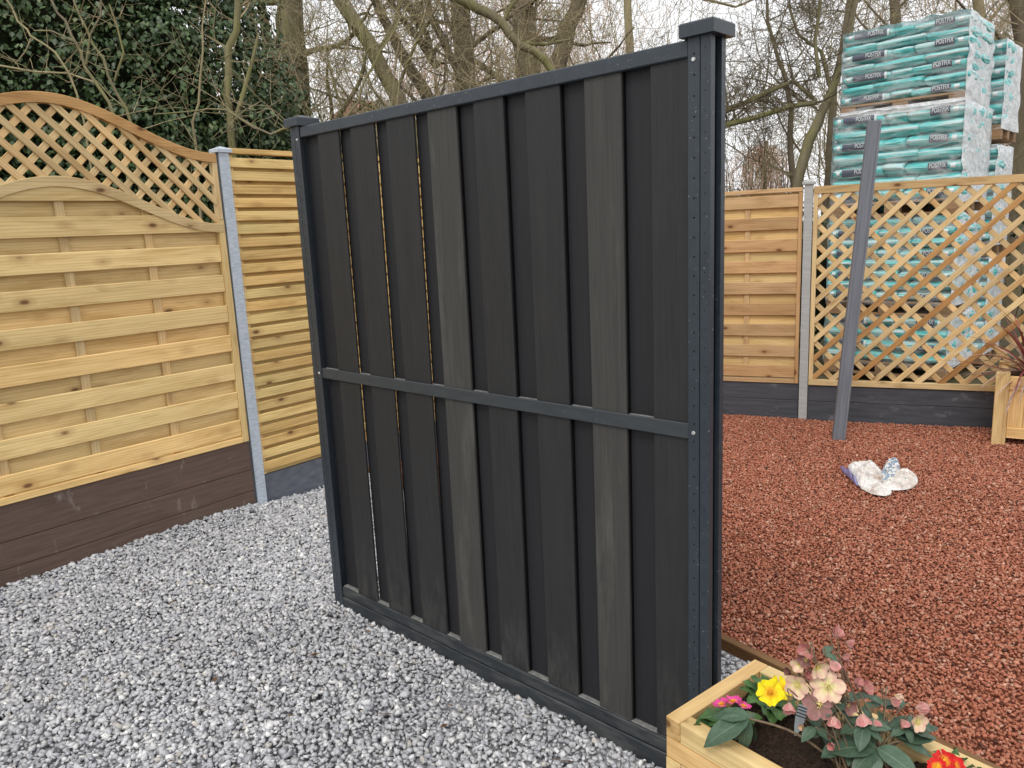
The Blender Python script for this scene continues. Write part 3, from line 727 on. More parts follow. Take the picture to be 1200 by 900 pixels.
# (u, v, height, material, radius, openness, facing)
tocam = lambda P: (camv-P).normalized()
HF = [(977,747,.70,P_PINK,.030,.45,(.3,-.2,.5)), (990,752,.69,P_DUSK,.024,.5,(.8,-.3,-.2)), (948,762,.67,P_PINK,.030,.55,(-.5,-.5,.2)), (957,780,.65,P_CREAM,.032,.75,(.2,-.9,-.2)),
      (946,772,.66,P_MAUVE,.026,.6,(-.7,-.5,0)), (972,773,.66,P_PINK,.030,.35,(.4,-.4,-.6)), (988,786,.62,P_PINK,.016,.12,(0,-.3,.8)), (927,787,.61,P_MAUVE,.022,.4,(-.5,-.3,.2)),
      (934,802,.60,P_CREAM,.034,.8,(-.35,-.8,.1)), (942,793,.61,P_PINK,.022,.4,(.2,-.5,.4)), (925,823,.57,P_PINK,.028,.45,(-.2,-.5,-.6)), (970,805,.60,P_CREAM,.037,.97,None),
      (959,826,.565,P_MAUVE,.038,.98,(-.15,-.75,.65)), (951,806,.585,P_DUSK,.018,.3,(.1,-.2,.8)), (977,839,.55,P_PINK,.030,.5,(-.1,-.4,-.75)), (1009,836,.55,P_PINK,.032,.5,(.1,-.3,-.75)),
      (1010,808,.58,P_DUSK,.028,.5,(.2,-.3,.3)), (1042,818,.56,P_DUSK,.030,.45,(.5,-.4,-.2)), (1048,815,.57,P_CREAM,.020,.4,(.6,-.5,.0)), (1072,830,.54,P_PINK,.030,.22,(.9,-.2,.1)),
      (1074,845,.52,P_CREAM,.028,.8,(.2,-.8,.1)), (942,851,.48,P_CREAM,.018,.3,(-.6,-.5,.2)), (1000,800,.60,P_PINK,.022,.4,(.3,-.4,.3)), (985,770,.64,P_DUSK,.024,.45,(.6,-.4,0)), (938,778,.64,P_CREAM,.024,.6,(-.5,-.6,.1)), (1025,842,.53,P_DUSK,.024,.5,(0,-.4,-.6)), (1056,842,.52,P_PINK,.022,.4,(.2,-.4,-.4)), (992,825,.56,P_MAUVE,.024,.6,(.2,-.7,0)), (953,845,.49,P_DUSK,.018,.25,(.4,-.5,.2)), (977,872,.47,P_PINK,.022,.35,(-.6,-.6,.1)), (971,863,.48,P_PINK,.014,.2,(-.3,-.6,.3))]
crownp = hb+Vector((0, 0, .0))
for (u, v, z, mt, r, op, fc) in HF:
    P = hz(u, v, z); f = tocam(P) if fc is None else Vector(fc)
    flower(hel, P, f, mt, r*random.uniform(.88, 1.04), 5, op, 'petal', POLLEN if mt in (P_CREAM, P_MAUVE) else None, wav=.04)
    back = P - f.normalized()*.012
    base = crownp + Vector((random.uniform(-.05, .07), random.uniform(-.04, .04), 0))
    mid = base.lerp(back, .55)+Vector((random.uniform(-.015, .015), random.uniform(-.015, .015), .02))
    stem(hel, [base, mid, back + Vector((0, 0, .012)) - f.normalized()*.006, back], .0021, .0012)
# small leafy bracts among the flowers
for (u, v, z) in ((965,765,.64),(985,800,.58),(975,828,.55),(1000,822,.55),(1018,815,.55),(940,812,.56),(1030,825,.54),(960,792,.60),(1058,828,.53),(1012,828,.54)):
    P = hz(u, v, z); a = random.uniform(0, 6.28)
    for k in range(2): blade('leaf', hel, HL, P, (math.cos(a+k*1.8), math.sin(a+k*1.8), .15), (0, -.3, 1), .045, .022, 'leaf', .2, .5, 6)
# compound basal leaves: centre, tips (u,v,z)
def palm(cu, cv, cz, tips, base=None, w=.42):
    C0 = hz(cu, cv, cz)
    stem(hel, [base or crownp, (base or crownp).lerp(C0, .55)+Vector((0, 0, .03)), C0], .0035, .0026)
    for (u, v, z, ww) in tips:
        T = hz(u, v, z); D = T-C0; L = D.length*1.06
        blade('leaf', hel, HL, C0, D+Vector((0, 0, .12*L)), Vector((0, -.25, 1)), L, L*ww, 'leaf', .16, .55, 10, .02)
palm(1027, 876, .475, [(970, 878, .46, .62), (1000, 905, .44, .52), (1080, 912, .44, .62), (1022, 915, .43, .5), (985, 850, .48, .5)])
palm(1040, 856, .49, [(988, 842, .50, .46), (1078, 868, .46, .55), (1030, 832, .52, .5), (1060, 838, .52, .42), (1098, 850, .47, .40)])
palm(1022, 850, .50, [(1008, 842, .51, .7), (1042, 845, .51, .6), (1000, 862, .48, .6), (1035, 870, .47, .5)])
palm(1012, 850, .525, [(985, 858, .51, .62), (1045, 852, .52, .6), (1008, 878, .50, .6), (1035, 868, .50, .55), (990, 842, .53, .5)])
palm(955, 852, .50, [(940, 868, .48, .6), (975, 868, .48, .6), (950, 838, .51, .55), (965, 840, .51, .5)])
palm(1062, 852, .50, [(1088, 846, .49, .6), (1095, 862, .47, .6), (1070, 872, .47, .6), (1045, 862, .49, .55), (1075, 838, .50, .5)])
palm(985, 826, .55, [(1005, 830, .54, .6), (970, 838, .53, .6), (995, 842, .53, .55)])
palm(1058, 868, .47, [(1078, 842, .49, .5), (1098, 862, .47, .5), (1092, 885, .45, .5), (1040, 852, .49, .5)])
palm(1000, 868, .46, [(975, 855, .47, .5), (965, 885, .45, .55), (995, 895, .44, .5), (1015, 852, .48, .5)])
palm(962, 862, .46, [(945, 862, .45, .6), (958, 850, .47, .5), (985, 885, .42, .5), (968, 880, .42, .5)])
palm(1088, 855, .46, [(1100, 852, .46, .6), (1082, 840, .47, .5)])
# big leaf overhanging the rim on the left, on its long stalk
palm(878, 842, .49, [(824, 872, .43, .52), (835, 836, .47, .56), (868, 884, .40, .40), (890, 866, .42, .42), (882, 832, .48, .5), (858, 868, .43, .3)])

def primrose(u, v, label, pm, eye, rs, lv):
    b = atZ(u, v, SZ+.01)
    t = thing('primrose', label, 'flowering plant', b, 0, 'primroses in the front planter'); return t, b
# yellow
P0 = atZ(905, 822, SZ+.01)
yp = thing('yellow_primrose', 'bright yellow primrose with crinkled green leaves in the front planter', 'flowering plant', P0)
for (u, v, z, r) in ((903, 812, .470, .034), (914, 807, .462, .030)):
    P = atZ(u, v, z); flower(yp, P, tocam(P)+Vector((-.1, 0, .35)), P_YEL, r, 5, .93, 'notch', ORANGE, wav=.07); stem(yp, [P0, P0.lerp(P, .5)+Vector((.005, 0, 0)), P-tocam(P)*.004], .002, .0015, PRL)
for (u, v, z, w) in ((886,795,.45,.62),(873,808,.43,.6),(880,822,.42,.6),(915,838,.42,.5),(930,832,.42,.55),(905,842,.41,.5),(895,793,.44,.6),(876,800,.44,.5)):
    T = atZ(u, v, z); D = T-P0; blade('leaf', yp, PRL, P0+D*.18, D+Vector((0, 0, .02)), (0, -.2, 1), D.length*.95, D.length*w, 'leaf', .1, .5, 10, .08)
# magenta
P0 = atZ(868, 842, SZ+.01)
mp_ = thing('magenta_primrose', 'magenta primrose half hidden behind a drooping leaf at the left planter corner', 'flowering plant', P0)
for (u, v, z, r, f) in ((846,826,.462,.021,(-.35,.25,1)), (859,823,.466,.023,(.0,.2,1)), (871,828,.462,.019,(.3,.1,1))):
    P = atZ(u, v, z); flower(mp_, P, f, P_MAG, r, 5, .93, 'notch', ORANGE, wav=.08); stem(mp_, [P0, P0.lerp(P, .6), P], .002, .0015, PRL)
for (u, v, z, w) in ((828,842,.43,.5),(838,850,.42,.5),(855,858,.41,.5),(880,850,.42,.5),(822,848,.42,.45),(850,834,.44,.5),(890,845,.42,.5)):
    T = atZ(u, v, z); D = T-P0; blade('leaf', mp_, PRL, P0+D*.15, D+Vector((0, 0, .03)), (0, -.2, 1), D.length, max(.03, D.length*w), 'leaf', .1, .5, 10, .07)
# red
P0 = atZ(1116, 905, SZ+.01)
rp = thing('red_primrose', 'red primrose with a yellow eye at the right end of the front planter', 'flowering plant', P0)
for (u, v, z, r) in ((1106, 892, .455, .024), (1117, 897, .45, .024), (1098, 899, .45, .020)):
    P = atZ(u, v, z); flower(rp, P, tocam(P)+Vector((0, 0, .3)), P_RED, r, 6, .93, 'notch', ORANGE, wav=.1); stem(rp, [P0, P], .002, .0015, PRL)
for (u, v, z, w) in ((1108,882,.44,.5),(1130,890,.43,.5),(1140,900,.43,.5),(1098,884,.44,.5),(1150,905,.42,.5),(1122,880,.43,.5)):
    T = atZ(u, v, z); D = T-P0; blade('leaf', rp, PRL, P0+D*.1, D+Vector((0, 0, .03)), (0, -.2, 1), D.length, max(.028, D.length*w), 'leaf', .1, .5, 10, .07)
for o in list(bpy.data.objects):
    if o.name.startswith('stamens'): fix_world(o)
# plant tag
TAGM, nt, b = newmat('plant_tag_plastic', .25, .5)
t_ = N(nt, 'ShaderNodeTexCoord'); mpn = N(nt, 'ShaderNodeSeparateXYZ'); nt.links.new(t_.outputs['Object'], mpn.inputs[0])
w1 = math_(nt, 'LESS_THAN', math_(nt, 'ABSOLUTE', math_(nt, 'SUBTRACT', math_(nt, 'FRACT', math_(nt, 'MULTIPLY', mpn.outputs[2], 130)), .5)), .2)
w2 = math_(nt, 'GREATER_THAN', mpn.outputs[2], .055); w3 = math_(nt, 'LESS_THAN', mpn.outputs[2], .085)
msk = math_(nt, 'MULTIPLY', math_(nt, 'MULTIPLY', w1, w2), w3)
gr = math_(nt, 'GREATER_THAN', mpn.outputs[2], .087)
c = mixc(nt, gr, (.40, .44, .46), (.10, .17, .06)); nt.links.new(mixc(nt, msk, c, (.05, .05, .06)), b.inputs['Base Color'])
T0 = atZ(931, 866, SZ-.01)
tg = thing('plant_tag', 'pale plastic plant tag pushed into the soil below the hellebore flowers', 'plant label', T0)
mb = MB(); wv = [(0, 0), (.009, .03), (.013, .055), (.013, .10), (-.013, .10), (-.013, .055), (-.009, .03)]
mb.add([(x, -.0004, z) for x, z in wv]+[(x, .0004, z) for x, z in wv], [tuple(range(7))[::-1], tuple(range(7, 14))]+[(i, (i+1) % 7, 7+(i+1) % 7, 7+i) for i in range(7)])
o = mb.build('tag_blade', TAGM, tg); o.rotation_euler = (R_(-20), R_(18), R_(-12))

# ------------------------------------------------------------------ crumpled bag on the red gravel
BAGM, nt, b = newmat('crumpled_plastic', .38, .5)
v, _ = coords(nt, (7, 7, 7)); n1 = noise(nt, v, 1, 4, .6, .4); v2, _ = coords(nt, (26, 26, 26)); n2 = noise(nt, v2, 1, 4, .7, 1.5)
c = ramp(nt, n1, [(.28, (.30, .17, .12)), (.36, (.55, .47, .41)), (.5, (.76, .73, .69)), (.7, (.86, .85, .83))])
a = N(nt, 'ShaderNodeAttribute'); a.attribute_name = 'uvw'; s = nt.nodes.new('ShaderNodeSeparateXYZ'); nt.links.new(a.outputs['Vector'], s.inputs[0])
pr_ = ramp(nt, noise(nt, v2, 1.6, 2), [(.47, (0, 0, 0)), (.53, (1, 1, 1))]); c = mixc(nt, math_(nt, 'MULTIPLY', math_(nt, 'MULTIPLY', s.outputs[2], pr_), .8), c, (.10, .22, .36))
c = mixc(nt, s.outputs[0], c, (.30, .30, .62))
nt.links.new(c, b.inputs['Base Color']); bump(nt, b, math_(nt, 'ADD', n1, n2), .8, .012); b.inputs['Subsurface Weight'].default_value = .1
BG0 = atZ(1032, 565, 0)
bag = thing('crumpled_bag', 'empty crumpled white plastic bag with blue print lying on the red gravel', 'bag', BG0)
def bagpart(name, outline, hts, seed, blue=None, print_=None, amp=.03):
    out = [atZ(970+x/10, 510+y/10, h) for (x, y), h in zip(outline, hts)]
    n = 84; per = []; 
    for k in range(n):
        t = k/n*len(out); i = int(t); f = t-i; p_1, p0_, p1_, p2 = (out[(i+q) % len(out)] for q in (-1, 0, 1, 2))
        per.append(.5*((2*p0_)+(p1_-p_1)*f+(2*p_1-5*p0_+4*p1_-p2)*f*f+(3*p0_-p_1-3*p1_+p2)*f**3))
    C = sum(per, Vector())/n; rows = 16; vs = []; uv = []; fs = []
    for r in range(rows+1):
        q = r/rows
        for k in range(n):
            p = C.lerp(per[k], q); e = (1-q**4)
            nzv = Vector((p.x*9+seed, p.y*9, 0)); rid = 1-abs(mnoise.noise(nzv))*2.2; rid2 = 1-abs(mnoise.noise(nzv*2.7))*2
            z = p.z*.62 + e*(.004+.020*max(0, rid)+amp*.5*rid2+.016*(1-abs(mnoise.noise(nzv*4.3+Vector((0, 0, 4))))*3.2)) + .004*(1-q)
            vs.append(Vector((p.x, p.y, max(z, .012)))-BG0)
            uv.append((1 if blue and blue(p) else 0, q, 1 if print_ and print_(p, k/n, q) else 0))
    for r in range(rows):
        for k in range(n): fs.append((r*n+k, r*n+(k+1) % n, (r+1)*n+(k+1) % n, (r+1)*n+k))
    fs.append(tuple(range(n))[::-1])
    b0 = len(vs)
    for k in range(n): q = per[k]-BG0; vs.append(Vector((q.x*.93, q.y*.93, .006)))
    for k in range(n): fs.append((rows*n+k, rows*n+(k+1) % n, b0+(k+1) % n, b0+k))
    me = bpy.data.meshes.new(name); me.from_pydata(vs, [], fs); me.update(); me.shade_smooth(); uv += [(0, 0, 0)]*n; setuv(me, uv); me.materials.append(BAGM)
    return link(name, me, None, bag)
bagpart('bag_sheet', [(235,320),(330,260),(430,235),(540,245),(600,330),(640,400),(650,520),(560,560),(460,590),(370,592),(310,470)], [.06,.09,.11,.12,.08,.04,.03,.02,.02,.015,.03], 3)
bagpart('bag_sheet', [(630,420),(670,290),(750,205),(820,215),(850,340),(830,450),(740,520),(650,540)], [.05,.08,.10,.10,.07,.05,.04,.03], 8, print_=lambda p, t, q: True)
bagpart('bag_sheet', [(640,540),(740,470),(830,360),(930,340),(1040,440),(1055,540),(980,610),(860,640),(760,640),(660,610)], [.03,.05,.08,.08,.05,.03,.02,.015,.015,.02], 15, amp=.02)
bagpart('bag_sheet', [(380,600),(520,560),(640,560),(740,620),(740,680),(660,712),(560,700),(480,675),(420,640)], [.02,.03,.03,.025,.02,.012,.012,.012,.012], 21, amp=.01)
bagpart('bag_edge', [(150,340),(190,350),(260,440),(345,560),(330,575),(250,490),(170,400)], [.05,.06,.04,.02,.015,.02,.03], 30, blue=lambda p: True, amp=.008)

# ------------------------------------------------------------------ planter with cordyline at the right
q0 = atZ(1161, 520, 0)
cp = thing('wooden_planter', 'square pine planter with panelled side at the right edge, holding a spiky red plant', 'planter', (q0.x, q0.y, 0), R_(-34))
H2 = .50
for (x, y) in ((0, 0), (.56, 0), (0, .50), (.56, .50)): vboard('leg', cp, PINE_P, x, x+.085, -.02, H2+.02, y, y+.085, .004)
for y in (.012, .505):
    hboard('rail', cp, PINE_P, .086, .559, H2-.10, H2-.005, y, y+.045, .003); hboard('rail', cp, PINE_P, .086, .559, .05, .13, y, y+.045, .003)
    for k in range(5): vboard('plank', cp, PINE_P, .087+k*.0945, .087+k*.0945+.0935, .131, H2-.101, y+.012, y+.03, .002)
for x in (.02, .58):
    yboard('rail', cp, PINE_P, x, x+.045, .086, .499, H2-.10, H2-.005, .003); yboard('rail', cp, PINE_P, x, x+.045, .086, .499, .05, .13, .003)
    yboard('side_panel', cp, PINE_P, x+.012, x+.03, .086, .499, .131, H2-.101, .002)
mb = MB(); mb.box(.06, .585, .06, .53, .2, H2-.07); mb.build('soil', SOIL, cp)
cb = q0 + Vector((.20*math.cos(R_(34))+.22*math.sin(R_(34)), -.20*math.sin(R_(34))+.22*math.cos(R_(34)), H2-.05))
cor = thing('cordyline', 'spiky cordyline with narrow dark red leaves in the planter at the right edge', 'plant', cb)
CRD = leafmat('cordyline_red', (.16, .028, .030), (.30, .07, .06), (.42, .16, .12), .4, .4, 30)
CRB = leafmat('cordyline_faded', (.28, .17, .13), (.45, .33, .26), (.55, .42, .34), .6, .3, 30)
for k in range(96):
    a = random.uniform(0, 6.28); el = random.uniform(.15, 1.45) if k < 64 else random.uniform(-.05, .45)
    L = random.uniform(.40, .62) if k < 64 else random.uniform(.35, .55)
    D = Vector((math.cos(a)*math.cos(el), math.sin(a)*math.cos(el), math.sin(el)))
    blade('leaf', cor, CRD if k < 50 else CRB, cb+D*.02+Vector((0, 0, .06*random.random())), D, Vector((-D.x*.3, -D.y*.3, 1)), L, .022, 'strap', .5, random.uniform(.2, 1.2), 9)

# ------------------------------------------------------------------ pallets of bags
TEAL, nt, b = newmat('teal_bag', .35, .5)
v, rnd = coords(nt, (3.5, 14, 26)); n1 = noise(nt, v, 1, 4, .6, .5); v2, _ = coords(nt, (1.3, 4, 30)); n2 = noise(nt, v2, 1, 2, .5)
c = ramp(nt, n1, [(.3, (.03, .38, .38)), (.5, (.09, .57, .56)), (.68, (.32, .74, .72))])
highlight = ramp(nt, n2, [(.50, (0, 0, 0)), (.58, (1, 1, 1))]); c = mixc(nt, math_(nt, 'MULTIPLY', highlight, .8), c, (.62, .76, .76))  # pale streaks paint the seam highlights into the bag colour
nt.links.new(c, b.inputs['Base Color']); bump(nt, b, math_(nt, 'ADD', n1, n2), .9, .02)
GREYL, nt, b = newmat('bag_label_grey', .4, .4); b.inputs['Base Color'].default_value = (.085, .095, .13, 1)
WHITEL, nt, b = newmat('bag_label_white', .4, .4); b.inputs['Base Color'].default_value = (.70, .76, .76, 1)
FILM, nt, b = newmat('stretch_film', .22, .6)
v, _ = coords(nt, (2.5, 2.5, 9)); nf = noise(nt, v, 1, 5, .65, 1.2)
b.inputs['Base Color'].default_value = (.92, .94, .95, 1)
tr_ = N(nt, 'ShaderNodeBsdfTransparent'); mxs = N(nt, 'ShaderNodeMixShader'); out = nt.nodes['Material Output']
fa = N(nt, 'ShaderNodeMapRange'); nt.links.new(nf, fa.inputs['Value']); fa.inputs['From Min'].default_value = .44; fa.inputs['From Max'].default_value = .72; fa.inputs['To Min'].default_value = .03; fa.inputs['To Max'].default_value = .42
nt.links.new(fa.outputs[0], mxs.inputs[0]); nt.links.new(tr_.outputs[0], mxs.inputs[1]); nt.links.new(b.outputs[0], mxs.inputs[2]); nt.links.new(mxs.outputs[0], out.inputs[0]); bump(nt, b, nf, .7, .02)
FILMW, nt, b = newmat('stretch_film_dense', .3, .6); b.inputs['Base Color'].default_value = (.90, .93, .95, 1)
v, _ = coords(nt, (5, 5, 9)); nf = noise(nt, v, 1, 6, .7, 1.5)
tr_ = N(nt, 'ShaderNodeBsdfTransparent'); mxs = N(nt, 'ShaderNodeMixShader'); out = nt.nodes['Material Output']
fa = N(nt, 'ShaderNodeMapRange'); nt.links.new(nf, fa.inputs['Value']); fa.inputs['From Min'].default_value = .35; fa.inputs['From Max'].default_value = .6; fa.inputs['To Min'].default_value = .6; fa.inputs['To Max'].default_value = .95
nt.links.new(fa.outputs[0], mxs.inputs[0]); nt.links.new(tr_.outputs[0], mxs.inputs[1]); nt.links.new(b.outputs[0], mxs.inputs[2]); nt.links.new(mxs.outputs[0], out.inputs[0]); bump(nt, b, nf, 1.0, .03)
def bagmesh(L, Dp, Hh, seed):
    r = np.random.default_rng(seed); bm = bmesh.new(); nu, nv = 9, 8; vs = []; tt = (-1, -.975, -.90, -.6, -.2, .2, .6, .90, .975, 1)
    for i in range(nu+1):
        t = tt[i]; prof = {1: .45, .975: .80, .90: .96}.get(abs(t), 1.0); ring = []
        for k in range(nv):
            a = 2*math.pi*k/nv+math.pi/8; ca, sa = math.cos(a), math.sin(a)
            sq = 1/max(abs(ca), abs(sa))**.8
            ring.append(bm.verts.new((t*L/2, ca*sq*Dp/2*.97*(.8+.2*prof)*(1+r.uniform(-.02, .02)), sa*sq*Hh/2*.94*prof*(1+r.uniform(-.10, .10)))))
        vs.append(ring)
    for a, b_ in zip(vs, vs[1:]):
        for k in range(nv): bm.faces.new((a[k], a[(k+1) % nv], b_[(k+1) % nv], b_[k]))
    bm.faces.new(vs[0]); bm.faces.new(vs[-1][::-1]); bmesh.ops.recalc_face_normals(bm, faces=bm.faces[:])
    me = bpy.data.meshes.new('bag'); bm.to_mesh(me); bm.free(); me.shade_smooth(); me.materials.append(TEAL); return me
_bags = {}
def getbag(L, Dp, Hh):
    k = (round(L, 2), round(Dp, 2), round(Hh, 3), random.randint(0, 2))
    if k not in _bags: _bags[k] = bagmesh(L, Dp, Hh, k[3]+int(L*100))
    return _bags[k]
_txt = bpy.data.curves.new('lettering', 'FONT'); _txt.body = 'POSTFIX'; _txt.size = .062; _txt.align_x = 'CENTER'; _txt.align_y = 'CENTER'; _txt.extrude = .0006; _txt.materials.append(WHITEL)
_to = bpy.data.objects.new('lettering_source', _txt); COL.objects.link(_to); bpy.context.view_layer.update()
_txtm = bpy.data.meshes.new_from_object(_to); bpy.data.objects.remove(_to)
if not _txtm.materials: _txtm.materials.append(WHITEL)
_panel = {}
def label_strip(bagob, x0, x1, hh, y, mat, name):
    # slightly curved strip hugging the bag face
    key = (round(x1-x0, 3), hh, mat.name)
    if key not in _panel:
        mb = MB(); n = 5; w = (x1-x0)/2
        for i in range(n+1):
            z = -hh/2+hh*i/n; yy = .010*(z/(hh/2))**2
            mb.v += [(-w, yy, z), (w, yy, z)]
        mb.f = [(2*i, 2*i+1, 2*i+3, 2*i+2) for i in range(n)]
        _panel[key] = mb.mesh(name, mat, True)
    o = link(name, _panel[key], None, bagob); o.location = ((x0+x1)/2, y, 0); return o
def film_box(W, Dp, z0, z1, seed, peak=False):
    r = np.random.default_rng(seed); bm = bmesh.new(); nx_, ny_, nz_ = 14, 12, 12
    def pt3(x, y, z, nrm):
        v_ = Vector((x, y, z)); k = mnoise.noise(Vector((x*5+seed, y*5, z*9)))*.014+mnoise.noise(Vector((x*13+seed, y*13, z*20)))*.008
        return v_+Vector(nrm)*(.008+k)
    def grid(f, na, nb):
        g = [[bm.verts.new(f(i/na, j/nb)) for j in range(nb+1)] for i in range(na+1)]
        return [bm.faces.new((g[i][j], g[i+1][j], g[i+1][j+1], g[i][j+1])) for i in range(na) for j in range(nb)]
    hz_ = z1-z0; m = []
    def sh(t): return 0
    a = grid(lambda s, t: pt3(s*W, 0, z0+t*hz_, (0, -1, 0)), nx_, nz_); b_ = grid(lambda s, t: pt3(s*W, Dp, z0+t*hz_, (0, 1, 0)), nx_, nz_)
    c_ = grid(lambda s, t: pt3(W, s*Dp, z0+t*hz_, (1, 0, 0)), ny_, nz_); d_ = grid(lambda s, t: pt3(0, s*Dp, z0+t*hz_, (-1, 0, 0)), ny_, nz_)
    e_ = grid(lambda s, t: pt3(s*W, t*Dp, z1+(.035*math.exp(-((s-.75)/.12)**2-((t-.2)/.25)**2) if peak else 0), (0, 0, 1)), nx_, ny_)
    for f in b_+c_+d_+e_: f.material_index = 1
    if peak:
        for f in a:
            if f.calc_center_median().z < z0+.08: f.material_index = 1
    bmesh.ops.remove_doubles(bm, verts=bm.verts[:], dist=.02)
    bmesh.ops.recalc_face_normals(bm, faces=bm.faces[:])
    me = bpy.data.meshes.new('stretch_film'); bm.to_mesh(me); bm.free(); me.materials.append(FILM); me.materials.append(FILMW); me.shade_smooth(); return me
SA = R_(-43); S0 = Vector((3.42, 8.33, 0))
def tier(x, y, zp, nl, lh, label, W=1.2, Dp=1.0, peak=False, full=True, odd=0):
    c, s = math.cos(SA), math.sin(SA); o = Vector((S0.x+x*c-y*s, S0.y+x*s+y*c, zp))
    t = thing('bag_pallet', label, 'pallet of bags', o, SA, 'wrapped pallets of teal bags stacked behind the trellis')
    # pallet
    for k in range(7): yb = k*(Dp-.1)/6; hboard('deck_plank', t, PALLETW, 0, W, .122, .144, yb, yb+.10)
    for yb in (0, (Dp-.1)/2, Dp-.1):
        hboard('runner', t, PALLETW, 0, W, 0, .022, yb, yb+.1)
        for xb in (0, W/2-.07, W-.14): hboard('block', t, PALLETW, xb, xb+.14, .023, .121, yb+.002, yb+.098)
    for i in range(nl):
        z = .146+lh*(i+.5); lab = (i+odd) % 2 == 0
        lay = [(.0, .49, 1), (.50, .69, 0), (.70, 1.2, 1)] if lab else [(0.0, .315, 0), (.325, .80, 0), (.81, 1.2, 0)]
        rows = [(0, .45)] + ([(.46, Dp)] if full else [])
        for ri, (ya, yb) in enumerate(rows):
            for (a, b_, L_) in lay:
                a2, b2 = a*W/1.2, b_*W/1.2; dz = random.uniform(-.004, .004)
                bo = link('bag', getbag(b2-a2+.012, yb-ya, lh*1.12), None, t); bo.location = ((a2+b2)/2+random.uniform(-.006, .006), (ya+yb)/2+random.uniform(-.006, .008), z+dz)
                bo.rotation_euler = (random.uniform(-.05, .05), random.uniform(-.03, .03), random.uniform(-.02, .02))
                if L_ and ri == 0:
                    h_ = lh*.62; yy = -(yb-ya)/2*1.03-.004; w_ = b2-a2
                    flip = a == 0
                    if flip:
                        label_strip(bo, -w_/2+.10, -w_/2+.40, h_, yy, GREYL, 'label_panel'); label_strip(bo, -w_/2+.045, -w_/2+.08, h_*.6, yy, WHITEL, 'logo_patch'); label_strip(bo, -w_/2+.405, -w_/2+.425, h_, yy, WHITEL, 'label_band')
                        tx = -w_/2+.30
                    else:
                        label_strip(bo, w_/2-.29, w_/2-.12, h_, yy, GREYL, 'label_panel'); label_strip(bo, w_/2-.095, w_/2-.05, h_*.6, yy, WHITEL, 'logo_patch')
                        tx = w_/2-.205
                    to = bpy.data.objects.new('lettering', _txtm); COL.objects.link(to); to.parent = bo; to.location = (tx, yy-.003, .008); to.rotation_euler = (R_(90), 0, 0); to.scale = (.62, 1, 1)
    link('stretch_film', film_box(W, Dp, .015 if peak else .10, .150+lh*nl, int(zp*10+x*7)+1, peak), None, t)
    return t
PX = S0
tier(-.03, .03, .0, 4, .122, 'lowest pallet of teal bags seen through the trellis behind the leaning post', Dp=1.08, odd=1)
tier(-.02, .02, .635, 8, .107, 'second pallet of teal bags from the ground, seen through the trellis', Dp=1.08)
tier(-.0, .0, 1.635, 7, .1235, 'third pallet of teal bags, rising just above the trellis rail behind the leaning post top', Dp=1.1)
tier(.065, .02, 2.60, 7, .098, 'topmost pallet of teal bags in the front stack, under a peaked film cover', W=1.125, Dp=.95, peak=True)
tier(.05, 1.15, .0, 9, .110, 'lowest pallet in the rear stack, behind the front stack of teal bags', Dp=.8, full=False)
tier(.05, 1.15, 1.17, 8, .123, 'middle pallet in the rear stack, just above the trellis rail at the right', Dp=.8, full=False)
tier(.07, 1.16, 2.36, 7, .117, 'topmost pallet in the rear stack, lower than the front one beside it', Dp=.75, full=False)
# ------------------------------------------------------------------ trees and shrubs behind the fences
def barkmat(name, c1, c2, moss, mf):
    m, nt, b = newmat(name, .9, .15); v, rnd = coords(nt, (9, 9, 2.5)); n = noise(nt, v, 1, 6, .7); c = ramp(nt, n, [(.3, c1), (.7, c2)])
    v2, _ = coords(nt, (2, 2, 1)); f = ramp(nt, noise(nt, v2, 1, 5, .7), [(.38, (0, 0, 0)), (.62, (1, 1, 1))]); c = mixc(nt, math_(nt, 'MULTIPLY', f, mf), c, moss)
    nt.links.new(c, b.inputs['Base Color']); bump(nt, b, n, 1.0, .03); return m
MOSSB = barkmat('mossy_bark', (.15, .125, .085), (.28, .235, .165), (.25, .25, .09), .75)
GREYB_ = barkmat('brown_bark', (.12, .095, .07), (.23, .185, .14), (.20, .18, .08), .4)
TWIG = barkmat('twigs', (.25, .20, .13), (.42, .34, .22), (.32, .31, .15), .5)
TWIGD = barkmat('dark_twigs', (.12, .095, .065), (.22, .175, .125), (.18, .17, .08), .4)
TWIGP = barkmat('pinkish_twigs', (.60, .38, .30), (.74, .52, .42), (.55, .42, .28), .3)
rt = random.Random(21)
def rv(s=1): return Vector((rt.uniform(-s, s), rt.uniform(-s, s), rt.uniform(-s, s)))
def grow(limb, twig, p, d, L, r, lvl, up=.12, wig=.22, kids=(5, 5, 4), spread=.75, drop=.55, minr=.0028):
    n = max(4, int(L/.16)) if lvl < 2 else max(3, int(L/.11)); st = L/n; pts = [p.copy()]; rad = [r]; dd = d.normalized()
    for i in range(n):
        dd = (dd + rv(wig) + Vector((0, 0, up))*.5).normalized(); p = p+dd*st; pts.append(p.copy()); rad.append(max(minr*.7, r*(1-.75*(i+1)/n)))
    (limb if r > .018 else twig).tube(pts, rad, 7 if r > .05 else (5 if r > .018 else 3), False)
    if lvl >= len(kids): return
    k = kids[lvl]
    for j in range(k):
        t = rt.uniform(.25, 1.0); i = min(n, max(1, int(t*n))); q = pts[i]; ax = (pts[i]-pts[i-1]).normalized()
        side = ax.cross(rv()).normalized(); nd = (ax*(1-spread)+side*spread).normalized()
        grow(limb, twig, q, nd, L*drop*rt.uniform(.6, 1.2), max(minr, rad[i]*rt.uniform(.45, .65)), lvl+1, up, wig*1.1, kids, spread, drop, minr)
